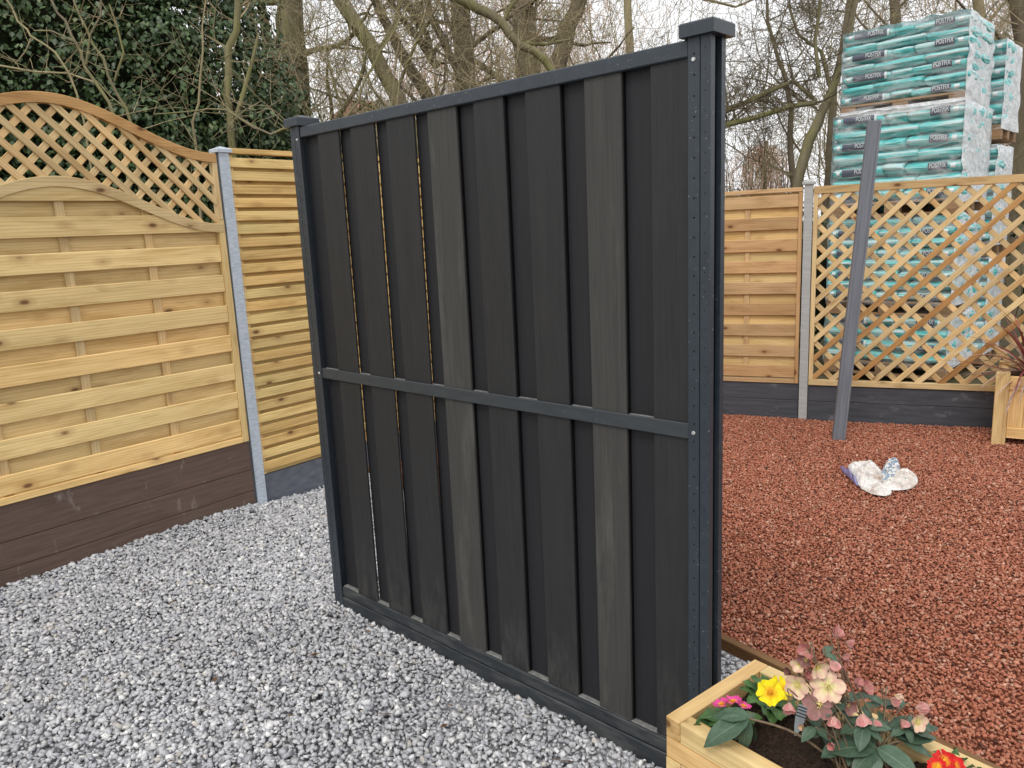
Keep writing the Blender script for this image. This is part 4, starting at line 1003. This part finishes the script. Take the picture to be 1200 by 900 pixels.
def tree(name, label, cat, Y, path, mat=MOSSB, tmat=TWIG, nl=7, kids=(6, 5, 4), z0=-.1, limbs=(), Ll=1.6, up=.12, group=None, lr=.27, tmin=.0035, wig=.22):
    """path: (u, v, width_px) points on a trunk standing at depth Y"""
    ks = .72 if name == 'bare_sapling' else 1
    pts = [atY(u, v, Y) for u, v, w in path]; rad = [w*ks/2/F*Y for u, v, w in path]
    if pts[0].z > z0: 
        dr = pts[0]-pts[1]; k = min(1, (pts[0].z-z0)/max(.1, -dr.z if dr.z < 0 else .1)); pts.insert(0, Vector((pts[0].x+dr.x*.4, pts[0].y, z0))); rad.insert(0, rad[0]*1.25)
    base = Vector((pts[0].x, pts[0].y, 0)); t = thing(name, label, cat, base, 0, group)
    # resample
    P = []; Rr = []
    for i in range(len(pts)-1):
        m = max(2, int((pts[i+1]-pts[i]).length/.35))
        for k in range(m):
            f = k/m; P.append(pts[i].lerp(pts[i+1], f)+rv(.02)); Rr.append(rad[i]*(1-f)+rad[i+1]*f)
    P.append(pts[-1]); Rr.append(rad[-1]); tm = MB(); tm.tube(P, Rr, 9, False)
    lm, tw = MB(), MB()
    for k in range(nl):
        i = rt.randrange(int(len(P)*.35), len(P)); ax = Vector((0, 0, 1)); side = Vector((rt.uniform(-1, 1), rt.uniform(-.5, .5), rt.uniform(.0, .7))).normalized()
        grow(tm, tw, P[i], side, Ll*rt.uniform(.7, 1.3), max(.012 if name == 'bare_tree' else .005, Rr[i]*lr), 0, up, wig, kids, minr=tmin)
    for lp_, Lk in limbs:      # explicit limbs: list of (u,v,w,dY)
        q = [atY(u, v, Y+dy) for u, v, w, dy in lp_]; rr = [w/2/F*Y for u, v, w, dy in lp_]
        tm.tube(q, rr, 7, False)
        for i in range(1, len(q)):
            for j in range(Lk):
                f = rt.random(); pp = q[i-1].lerp(q[i], f); side = Vector((rt.uniform(-1, 1), rt.uniform(-.6, .6), rt.uniform(-.2, 1))).normalized()
                grow(tm, tw, pp, side, Ll*.55*rt.uniform(.5, 1.2), max(tmin, rr[i]*.4), 1, up, wig, kids, minr=tmin)
    tm.build('trunk', mat, t, world=True, smooth=True)
    if tw.v: tw.build('crown', tmat, t, world=True)
    return t
def shrub(label, u, Y, h, n=9, spread=.5, mat=TWIG, L=1.0, kids=(5, 4), r=.016, cat='shrub', name='bare_shrub', group='bare shrubs behind the fences', tmin=.003, up=.1, wig=.22):
    b = atY(u, 300, Y); base = Vector((b.x, b.y, 0)); t = thing(name, label, cat, base, 0, group); lm, tw = MB(), MB()
    for k in range(n):
        a = rt.uniform(0, 6.28); d = Vector((math.cos(a)*spread*rt.random(), math.sin(a)*spread*rt.random(), 1))
        grow(lm, tw, base+Vector((rt.uniform(-.25, .25), rt.uniform(-.25, .25), 0)), d, h*rt.uniform(.6, 1.05), r*rt.uniform(.7, 1.3), 0, up, wig*.55, kids, .6, .42, tmin)
    if lm.v: lm.build('stem', mat, t, world=True, smooth=True)
    if tw.v: tw.build('crown', mat, t, world=True)
    return t
G = 'bare trees behind the fences'
tree('bare_tree', 'thick straight mossy tree trunk rising behind the far post of the dark screen', 'tree', 12, [(352,190,32),(348,110,30),(343,40,27),(338,-40,26),(334,-160,22)], MOSSB, TWIG, 9, (6,6,4), Ll=2.2, group=G)
tree('bare_tree', 'mossy tree trunk leaning left behind the far half of the screen top', 'tree', 11, [(500,190,20),(465,112,17),(432,50,16),(400,0,15),(370,-50,14),(330,-130,11)], MOSSB, TWIG, 8, (6,5,4), Ll=1.8, group=G,
     limbs=[([(440,66,6,0),(462,30,5,.1),(470,0,5,.2),(480,-40,4,.2)], 2)])
tree('bare_tree', 'dark leaning tree with curved limbs left of the screen top middle', 'tree', 12, [(530,190,16),(498,108,14),(470,62,12),(445,15,10),(430,-30,9),(405,-120,7)], GREYB_, TWIGD, 7, (6,5,4), Ll=1.8, group=G,
     limbs=[([(512,78,9,0),(490,45,8,.1),(470,20,7,.2),(450,-10,6,.3)], 3), ([(508,74,8,0),(500,40,7,-.1),(480,10,6,-.2),(462,-20,5,-.3)], 3), ([(540,90,9,0),(520,50,8,0),(505,20,7,.1),(498,-20,6,.1)], 3)])
tree('bare_tree', 'brown upright tree behind the screen, third thick trunk from the left', 'tree', 13, [(548,170,28),(545,90,24),(540,30,22),(536,-40,20),(530,-140,16)], GREYB_, TWIG, 10, (6,6,4), Ll=2.2, group=G)
tree('bare_tree', 'broad brown trunk in the thicket above the middle of the screen', 'tree', 14, [(622,160,32),(618,80,28),(612,20,26),(606,-60,22),(600,-160,16)], GREYB_, TWIG, 10, (6,6,4), Ll=2.2, group=G)
tree('bare_tree', 'tree with mossy arching limbs in front of the brown thicket', 'tree', 10, [(672,140,9),(648,84,8),(628,62,9),(606,50,9),(588,28,10),(560,8,11),(530,-4,12),(490,-30,14)], MOSSB, TWIG, 6, (5,5,4), Ll=1.2, group=G, z0=-.1,
     limbs=[([(606,50,5,0),(640,52,4,.1),(668,46,3,.2)], 3), ([(606,64,5,0),(618,100,4,.1)], 2), ([(588,28,5,0),(600,5,4,0),(620,-15,3,0)], 3)])
tree('bare_tree', 'brown trunk leaning right above the right half of the screen', 'tree', 13, [(640,170,22),(655,70,20),(668,30,18),(682,-8,16),(700,-60,14),(730,-150,10)], GREYB_, TWIG, 9, (6,6,4), Ll=2.0, group=G)
tree('bare_tree', 'slim mossy trunk in front of the ivy, just right of the galvanised post', 'tree', 7.2, [(273,240,8),(271,160,8),(267,110,8),(270,60,8),(277,10,7),(283,-60,6)], MOSSB, TWIG, 4, (4,3,2), Ll=.8, group=G,
     limbs=[([(276,140,5,0),(285,110,5,0),(296,70,4,.1),(303,40,3,.1)], 3)])
tree('bare_tree', 'narrow tree between the ivy and the thick mossy trunk', 'tree', 11, [(306,190,12),(302,110,11),(298,50,11),(292,0,10),(286,-90,8)], MOSSB, TWIG, 7, (6,5,4), Ll=1.6, group=G)
tree('bare_tree', 'narrow slightly leaning tree left beside the thick mossy trunk', 'tree', 12.5, [(326,190,15),(320,105,13),(312,50,11),(306,0,10),(300,-90,8)], MOSSB, TWIG, 7, (6,5,4), Ll=1.6, group=G)
# slender saplings in front of the ivy
GS = 'thin bare saplings in front of the ivy'
tree('bare_sapling', 'pale sapling leaning left across the ivy above the first trellis arch', 'sapling', 5.6, [(140,150,5),(126,120,5),(103,80,4.5),(84,40,4),(70,15,3.5),(52,-20,3)], MOSSB, TWIG, 2, (3,2), Ll=.6, group=GS, limbs=[([(101,75,2.5,0),(106,40,2.2,0),(118,18,2,0),(119,-15,1.6,0)], 1), ([(90,50,2,0),(60,36,1.8,0),(40,36,1.5,.1)], 1)], tmin=.002)
tree('bare_sapling', 'forked sapling leaning left in the middle of the ivy', 'sapling', 5.9, [(160,175,5),(148,130,4.5),(128,86,4),(108,50,3.5),(92,20,3),(84,-20,2.5)], MOSSB, TWIG, 2, (3,2), Ll=.6, group=GS, limbs=[([(134,95,2.5,0),(145,62,2.2,0),(137,30,2,0),(128,5,1.8,0)], 2)], tmin=.002)
tree('bare_sapling', 'thin pale branches crossing the ivy at the upper left corner', 'sapling', 5.0, [(100,140,3),(84,86,3),(66,65,3),(40,44,3),(22,22,3),(2,-8,2.5)], TWIG, TWIG, 1, (3,2), Ll=.5, group=GS, limbs=[([(110,96,2,0),(80,86,2,0),(40,84,2.2,0),(-5,76,2.4,0)], 2), ([(38,42,1.6,0),(30,60,1.4,0),(18,75,1.2,0)], 1)], tmin=.002)
tree('bare_sapling', 'small bare sapling left of the slim mossy trunk, before the ivy', 'sapling', 6.4, [(226,170,4),(232,120,3.5),(238,60,3),(235,30,2.5),(240,-20,2)], TWIG, TWIG, 3, (3,3), Ll=.7, group=GS, tmin=.002)
tree('bare_sapling', 'low pale branch sweeping sideways above the louvred fence', 'sapling', 6.3, [(345,150,5),(320,158,4),(295,150,3.5),(262,128,3),(230,128,2.5),(180,134,2)], MOSSB, TWIG, 3, (3,2), Ll=.6, group=GS, z0=-.1, tmin=.002)
tree('bare_sapling', 'bent pale sapling rising behind the far screen post', 'sapling', 6.8, [(366,170,5),(395,150,4),(420,120,3.6),(432,90,3.2),(445,60,3),(470,20,2.5),(490,-20,2)], MOSSB, TWIG, 8, (5,4), Ll=.9, group=GS, tmin=.0025)
# right side
tree('bare_tree', 'twisted mossy tree between the dark screen and the stacked pallets', 'tree', 9.5, [(930,260,13),(935,205,12),(948,165,12),(965,130,10),(982,90,8),(996,45,7),(1004,-10,6),(1010,-90,5)], MOSSB, TWIGD, 9, (6,5,4), Ll=1.3, group=G,
     limbs=[([(958,120,6,0),(925,125,6,.1),(885,138,6,.2),(845,148,7,.3),(800,155,7,.3)], 5), ([(956,118,5,0),(930,95,5,.1),(900,108,6,.2),(870,122,6,.3),(840,134,7,.3)], 5), ([(960,90,5,0),(955,50,4,0),(960,10,4,0),(966,-40,3,0)], 4), ([(975,110,5,0),(962,60,4,.2),(935,40,3,.2),(924,5,3,.3)], 4)])
tree('bare_tree', 'thin dark tree with upright twigs just right of the tall screen post', 'tree', 11, [(932,240,7),(928,180,7),(926,130,6),(920,90,5),(905,50,4),(898,0,3),(890,-60,3)], GREYB_, TWIGD, 9, (6,5,4), Ll=1.3, group=G, tmin=.003)
tree('bare_tree', 'dense twiggy tree directly left behind the stacked pallets', 'tree', 12, [(968,240,10),(972,170,9),(978,100,8),(990,40,7),(1000,-20,6),(1010,-110,5)], GREYB_, TWIG, 12, (6,6,4), Ll=1.7, group=G)
tree('bare_tree', 'bare tree whose twigs show above the front pallet stack', 'tree', 14, [(1060,250,16),(1058,120,14),(1050,40,12),(1046,-20,10),(1050,-110,8)], GREYB_, TWIG, 14, (6,6,4), Ll=2.0, group=G)
tree('bare_tree', 'dark brown trunk at the right edge beside the rear pallets', 'tree', 12.5, [(1192,260,26),(1196,180,24),(1202,100,22),(1200,40,18),(1188,-20,15),(1170,-100,12)], GREYB_, TWIG, 12, (6,6,4), Ll=2.0, group=G)
tree('bare_tree', 'bare tree filling the gap above the rear pallet stack', 'tree', 15, [(1140,250,15),(1145,120,14),(1150,30,12),(1140,-30,10),(1150,-120,8)], TWIG, TWIG, 14, (6,6,4), Ll=2.1, group=G)
# overhanging fine branches top centre
tree('bare_tree', 'tree whose fine drooping branches hang over the sky above the screen', 'tree', 12, [(735,170,12),(742,100,10),(738,30,9),(735,-30,8),(740,-120,7)], TWIG, TWIG, 9, (6,5,4), Ll=1.6, group=G,
     limbs=[([(736,-28,5,0),(780,-25,4,0),(830,0,3,0),(862,8,2.5,0),(905,-10,2,0)], 4), ([(740,-40,4,0),(800,-60,4,0),(870,-40,3,0),(925,-15,2.5,0)], 4)])
# shrubs making the thicket
lab = ['dense brown twiggy shrub behind the screen top, %s' % s for s in ('right beside the far post', 'below the leaning mossy trunk', 'at the foot of the curved limbs', 'left of the broad brown trunk', 'in front of the broad brown trunk', 'between the two brown trunks', 'below the right leaning trunk', 'where the rail meets open sky')]
for i, (u, Y, h, m) in enumerate(((392,10,4.2,TWIG), (440,11,4.0,TWIGD), (492,10.5,4.0,TWIG), (560,11,4.3,TWIG), (600,10,4.3,TWIG), (640,11.5,4.6,TWIG), (690,11,4.6,TWIG), (738,12,4.6,TWIG))):
    shrub(lab[i], u, Y, h, 13, .5, m, kids=(7, 5), r=.016, tmin=.0035)
BR = 'pale brown hazy shrubs far behind the screen'
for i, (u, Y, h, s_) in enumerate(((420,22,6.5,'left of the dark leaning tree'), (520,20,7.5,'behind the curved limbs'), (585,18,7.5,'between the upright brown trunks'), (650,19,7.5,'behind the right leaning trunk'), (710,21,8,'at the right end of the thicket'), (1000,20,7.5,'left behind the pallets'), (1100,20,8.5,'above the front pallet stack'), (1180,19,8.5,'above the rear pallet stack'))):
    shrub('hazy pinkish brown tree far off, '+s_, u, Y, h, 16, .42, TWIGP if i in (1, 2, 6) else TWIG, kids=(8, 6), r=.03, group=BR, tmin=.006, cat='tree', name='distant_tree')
lab2 = ['low dense shrub behind the straight pine fence beside the tall screen post', 'low dense shrub behind the pine fence under the twisted tree', 'dark shrub behind the pallets at the right edge']
for i, (u, Y, h) in enumerate(((905,13,1.9), (950,11,2.9), (1190,11,3.6))): shrub(lab2[i], u, Y, h, 7+3*i, .8, TWIGD if i else TWIG, kids=(6, 4), r=.011, tmin=.004)
# upright thin stems far behind, right of the post
for i, (u, s_) in enumerate(((862, 'nearest the tall screen post'), (898, 'above the weeping tree'), (915, 'beside the thin dark tree'))):
    shrub('group of very thin upright stems against the sky, '+s_, u, 20, 6.6-.4*i, 9, .25, TWIGD, kids=(5, 4), r=.014, tmin=.005, group='thin upright stems against the sky', wig=.16)
# weeping pinkish tree in the distance
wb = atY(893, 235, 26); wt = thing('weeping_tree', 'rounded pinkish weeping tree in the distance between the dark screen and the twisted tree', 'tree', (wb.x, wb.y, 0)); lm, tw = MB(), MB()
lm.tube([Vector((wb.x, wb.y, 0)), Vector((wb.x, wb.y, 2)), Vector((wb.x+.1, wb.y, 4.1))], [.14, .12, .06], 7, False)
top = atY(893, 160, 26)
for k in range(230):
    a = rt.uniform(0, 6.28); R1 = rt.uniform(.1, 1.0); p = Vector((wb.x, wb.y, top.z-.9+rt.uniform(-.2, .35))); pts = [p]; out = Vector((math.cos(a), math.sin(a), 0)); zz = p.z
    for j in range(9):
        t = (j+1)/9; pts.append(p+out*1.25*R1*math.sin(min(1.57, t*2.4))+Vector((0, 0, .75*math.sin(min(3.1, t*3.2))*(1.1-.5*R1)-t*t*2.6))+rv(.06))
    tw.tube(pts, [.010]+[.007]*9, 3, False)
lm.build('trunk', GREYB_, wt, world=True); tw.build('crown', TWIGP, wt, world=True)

# ------------------------------------------------------------------ ivy covered mass at the left
IVY, nt, b = newmat('ivy_leaf', .42, .4)
a = N(nt, 'ShaderNodeAttribute'); a.attribute_name = 'stone'; nt.links.new(a.outputs['Color'], b.inputs['Base Color'])
DARKC = speck('shade_core', (.008, .010, .006), (.02, .022, .012), (6, 6, 6), 1, .05)  # near-black solid core, stands in for the shade between the leaves
def ivy(name, label, cat, center, radii, nclump, per, seed, size=.06, kind_group=None, low=0.1, zc=(-1, 1)):
    r = np.random.default_rng(seed); C = np.array(center); Rd = np.array(radii)
    t = thing(name, label, cat, (center[0], center[1], 0), 0, kind_group)
    V = []; Fc = []; Cc = []
    d = r.normal(0, 1, (nclump, 3)); d /= np.linalg.norm(d, axis=1)[:, None]
    # favour side toward the camera and the top
    keep = (d @ np.array([.1, -1, .35]) > -.15); d = d[keep]
    cl = C + d*Rd*r.uniform(.80, 1.02, (len(d), 1)); cl = cl[cl[:, 2] > low]
    core = MB()
    leaf = np.array([(0, 0, 0), (-.40, -.50, .06), (0, -1.05, -.08), (.40, -.50, .06)])
    tri = np.array([(0, 1, 2), (0, 2, 3)])
    for c in cl:
        cr_ = r.uniform(.22, .42); m = int(per*r.uniform(.7, 1.3)*cr_**2/.1)
        e = r.normal(0, 1, (m, 3)); e /= np.linalg.norm(e, axis=1)[:, None]; e[:, 2] = np.where(e[:, 2] < -.5, -e[:, 2], e[:, 2])
        P = c + e*cr_*r.uniform(.6, 1.08, (m, 1))*np.array([1.1, 1, .8])
        out = e + np.array([0, -.15, .25]); out += r.normal(0, .35, (m, 3)); out /= np.linalg.norm(out, axis=1)[:, None]
        down = np.array([0, 0, 1.]) + r.normal(0, .35, (m, 3)); yv = down - out*(down*out).sum(1)[:, None]; yv /= np.linalg.norm(yv, axis=1)[:, None]
        xv = np.cross(yv, out); s = size*r.uniform(.6, 1.25, m)
        L = leaf[None]*s[:, None, None]; W = L[:, :, 0:1]*xv[:, None]+L[:, :, 1:2]*yv[:, None]+L[:, :, 2:3]*out[:, None]+P[:, None]
        V.append(W.reshape(-1, 3)); base = r.choice(4, m, p=[.45, .3, .2, .05])
        col = np.array([(.034, .062, .022), (.055, .095, .033), (.090, .140, .052), (.14, .165, .065)])[base]*r.uniform(.75, 1.3, (m, 1)); Cc.append(np.repeat(col, 4, 0))
    V = np.concatenate(V); Cc = np.concatenate(Cc); n = len(V)//4; T = (tri[None]+(np.arange(n)*4)[:, None, None])
    me = bpy.data.meshes.new('foliage'); me.vertices.add(len(V)); me.vertices.foreach_set('co', (V-np.array([center[0], center[1], 0])).reshape(-1).astype(np.float32))
    me.loops.add(n*6); me.loops.foreach_set('vertex_index', T.reshape(-1).astype(np.int32)); me.polygons.add(n*2); me.polygons.foreach_set('loop_start', np.arange(0, n*6, 3, dtype=np.int32)); me.update(calc_edges=True)
    at_ = me.color_attributes.new('stone', 'FLOAT_COLOR', 'POINT'); q = np.ones((len(V), 4), np.float32); q[:, :3] = Cc; at_.data.foreach_set('color', q.reshape(-1)); me.materials.append(IVY)
    link('foliage', me, None, t)['kind'] = 'stuff'
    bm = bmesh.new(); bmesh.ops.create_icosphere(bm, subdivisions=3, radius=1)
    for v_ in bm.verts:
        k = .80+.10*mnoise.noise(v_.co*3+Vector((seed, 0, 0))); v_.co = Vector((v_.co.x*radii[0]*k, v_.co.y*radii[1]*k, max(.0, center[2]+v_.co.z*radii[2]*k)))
    me = bpy.data.meshes.new('shade_core'); bm.to_mesh(me); bm.free(); me.materials.append(DARKC); link('shade_core', me, None, t)
    return n
GI = 'ivy covered evergreens behind the left fence'
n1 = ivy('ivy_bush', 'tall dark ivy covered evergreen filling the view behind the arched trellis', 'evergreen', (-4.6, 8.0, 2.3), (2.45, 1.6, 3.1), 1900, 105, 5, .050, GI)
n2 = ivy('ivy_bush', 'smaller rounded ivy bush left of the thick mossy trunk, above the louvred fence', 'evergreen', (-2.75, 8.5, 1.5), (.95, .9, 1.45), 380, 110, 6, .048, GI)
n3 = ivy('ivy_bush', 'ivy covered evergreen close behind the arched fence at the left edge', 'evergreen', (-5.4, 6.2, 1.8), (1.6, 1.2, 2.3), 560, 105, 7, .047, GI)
n4 = ivy('dark_hedge', 'low dark evergreen hedge behind the trellis left of the pallets', 'hedge', (2.9, 9.6, .7), (1.6, .6, 1.1), 60, 60, 8, .06, low=.0)
n5 = ivy('dark_hedge', 'low dark evergreen hedge behind the trellis right of the pallets', 'hedge', (7.2, 9.2, .8), (1.3, .7, 1.15), 60, 60, 9, .06, low=.0)

# ------------------------------------------------------------------ far cable and house
CAB, _, bb = newmat('black_cable', .6, .3); bb.inputs['Base Color'].default_value = (.05, .05, .055, 1)
ca, cb_ = atY(760, 70, 30), atY(1010, 66, 34); ct = thing('overhead_cable', 'thin overhead cable crossing the white sky right of the tall screen post', 'cable', ca)
mb = MB(); mb.tube([ca.lerp(cb_, t/8)+Vector((0, 0, -.12*math.sin(math.pi*t/8))) for t in range(9)], .018, 5); mb.build('cable', CAB, ct, world=True)
for i, (P_, s_) in enumerate(((atY(760, 70, 30), 'left'), (atY(1010, 66, 34), 'right'))):
    tp = thing('cable_pole', 'wooden cable pole hidden behind the '+('dark screen' if i == 0 else 'stacked pallets'), 'pole', (P_.x, P_.y, 0)); mb = MB(); mb.tube([(0, 0, 0), (0, 0, P_.z+.3)], [.13, .09], 8); mb.build('pole', GREYB_, tp); mb = MB(); mb.box(-.5, .5, -.05, .05, P_.z-.06, P_.z+.06); mb.build('crossarm', GREYB_, tp)
BRK, nt, b = newmat('far_brick', .85, .2); t_ = N(nt, 'ShaderNodeTexCoord'); br = N(nt, 'ShaderNodeTexBrick', Scale=6); br.inputs['Color1'].default_value = (.33, .13, .08, 1); br.inputs['Color2'].default_value = (.26, .10, .06, 1); br.inputs['Mortar'].default_value = (.4, .36, .3, 1); nt.links.new(t_.outputs['Object'], br.inputs['Vector']); nt.links.new(br.outputs[0], b.inputs['Base Color'])
ROOF = speck('far_roof_tiles', (.30, .12, .075), (.38, .17, .11), (8, 8, 8), .8); SLR = speck('far_slate', (.13, .14, .15), (.18, .19, .2), (8, 8, 8), .7)
PANE, _, bb = newmat('window_glass', .1, .6); bb.inputs['Base Color'].default_value = (.05, .06, .07, 1)
FRM, _, bb = newmat('white_frame', .5, .3); bb.inputs['Base Color'].default_value = (.75, .75, .73, 1)
def house(u, vtop, Y, w, dpt, label, roofm):
    top = atY(u, vtop, Y); t = thing('distant_house', label, 'house', (top.x, top.y, 0)); H_ = top.z; e = H_-1.6
    mb = MB(); mb.box(-w/2, w/2, 0, dpt, 0, e); mb.build('wall', BRK, t)
    mb = MB(); o_ = .3; mb.add([(-w/2-o_, -o_, e), (w/2+o_, -o_, e), (w/2+o_, dpt+o_, e), (-w/2-o_, dpt+o_, e), (-w/2+w*.25, dpt/2, H_), (w/2-w*.25, dpt/2, H_)], [(0, 1, 5, 4), (1, 2, 5), (2, 3, 4, 5), (3, 0, 4), (3, 2, 1, 0)]); mb.build('roof', roofm, t)
    for k in (-1, 1):
        wi = link('window', bevbox(1.2, .06, 1.2, FRM, .01), None, t); wi.location = (k*w*.27, -.032, e-1.1); pn = link('pane', bevbox(1.0, .02, 1.0, PANE, .005), None, wi); pn.location = (0, -.035, 0)
house(416, 112, 60, 3.4, 5, 'small distant house with a red tiled roof peeping through the branches above the screen', ROOF)
house(442, 112, 66, 3.2, 5, 'small distant house with a grey slate roof, right of the red roofed one', SLR)

# ------------------------------------------------------------------ small litter on the gravel
LIT = speck('dry_leaf_bits', (.07, .035, .015), (.20, .12, .06), (50, 50, 50), .9, .1)
mb = MB()
for k in range(46):
    if k % 2: x, y = rt.uniform(-1.9, .2), rt.uniform(1.9, 4.4)
    else: x, y = rt.uniform(1.0, 3.2), rt.uniform(2.6, 5.4)
    if (fenceL(x, y) < .1) or abs(edge(x, y)) < .1 or ((x-.485)*.688+(y-2.09)*.7255 > -.06 and edge(x, y) < 0): continue
    a = rt.uniform(0, 6.28); L = rt.uniform(.010, .026); c, q = math.cos(a)*L, math.sin(a)*L; z = float(hground(x, y))+.016
    mb.add([(x-c, y-q, z), (x-q*.4, y+c*.4, z+.004), (x+c, y+q, z+.002), (x+q*.4, y-c*.4, z+.003)], [(0, 1, 2, 3)])
for k in range(10):
    x, y = rt.uniform(-1.2, .1), rt.uniform(2.0, 3.0); a = rt.uniform(0, 6.28); L = rt.uniform(.03, .07); z = float(hground(x, y))+.016
    mb.tube([(x, y, z), (x+math.cos(a)*L*.5, y+math.sin(a)*L*.5, z+.006), (x+math.cos(a+.3)*L, y+math.sin(a+.3)*L, z)], .0013, 4)
tag(mb.build('leaf_litter', LIT), 'scattered dry leaf bits and twigs on the gravel', kind='stuff')
me_t = sum(len(o.data.loop_triangles) if False else sum(len(p.vertices)-2 for p in o.data.polygons) for o in bpy.data.objects if o.type == 'MESH')
print('TRIS', me_t)
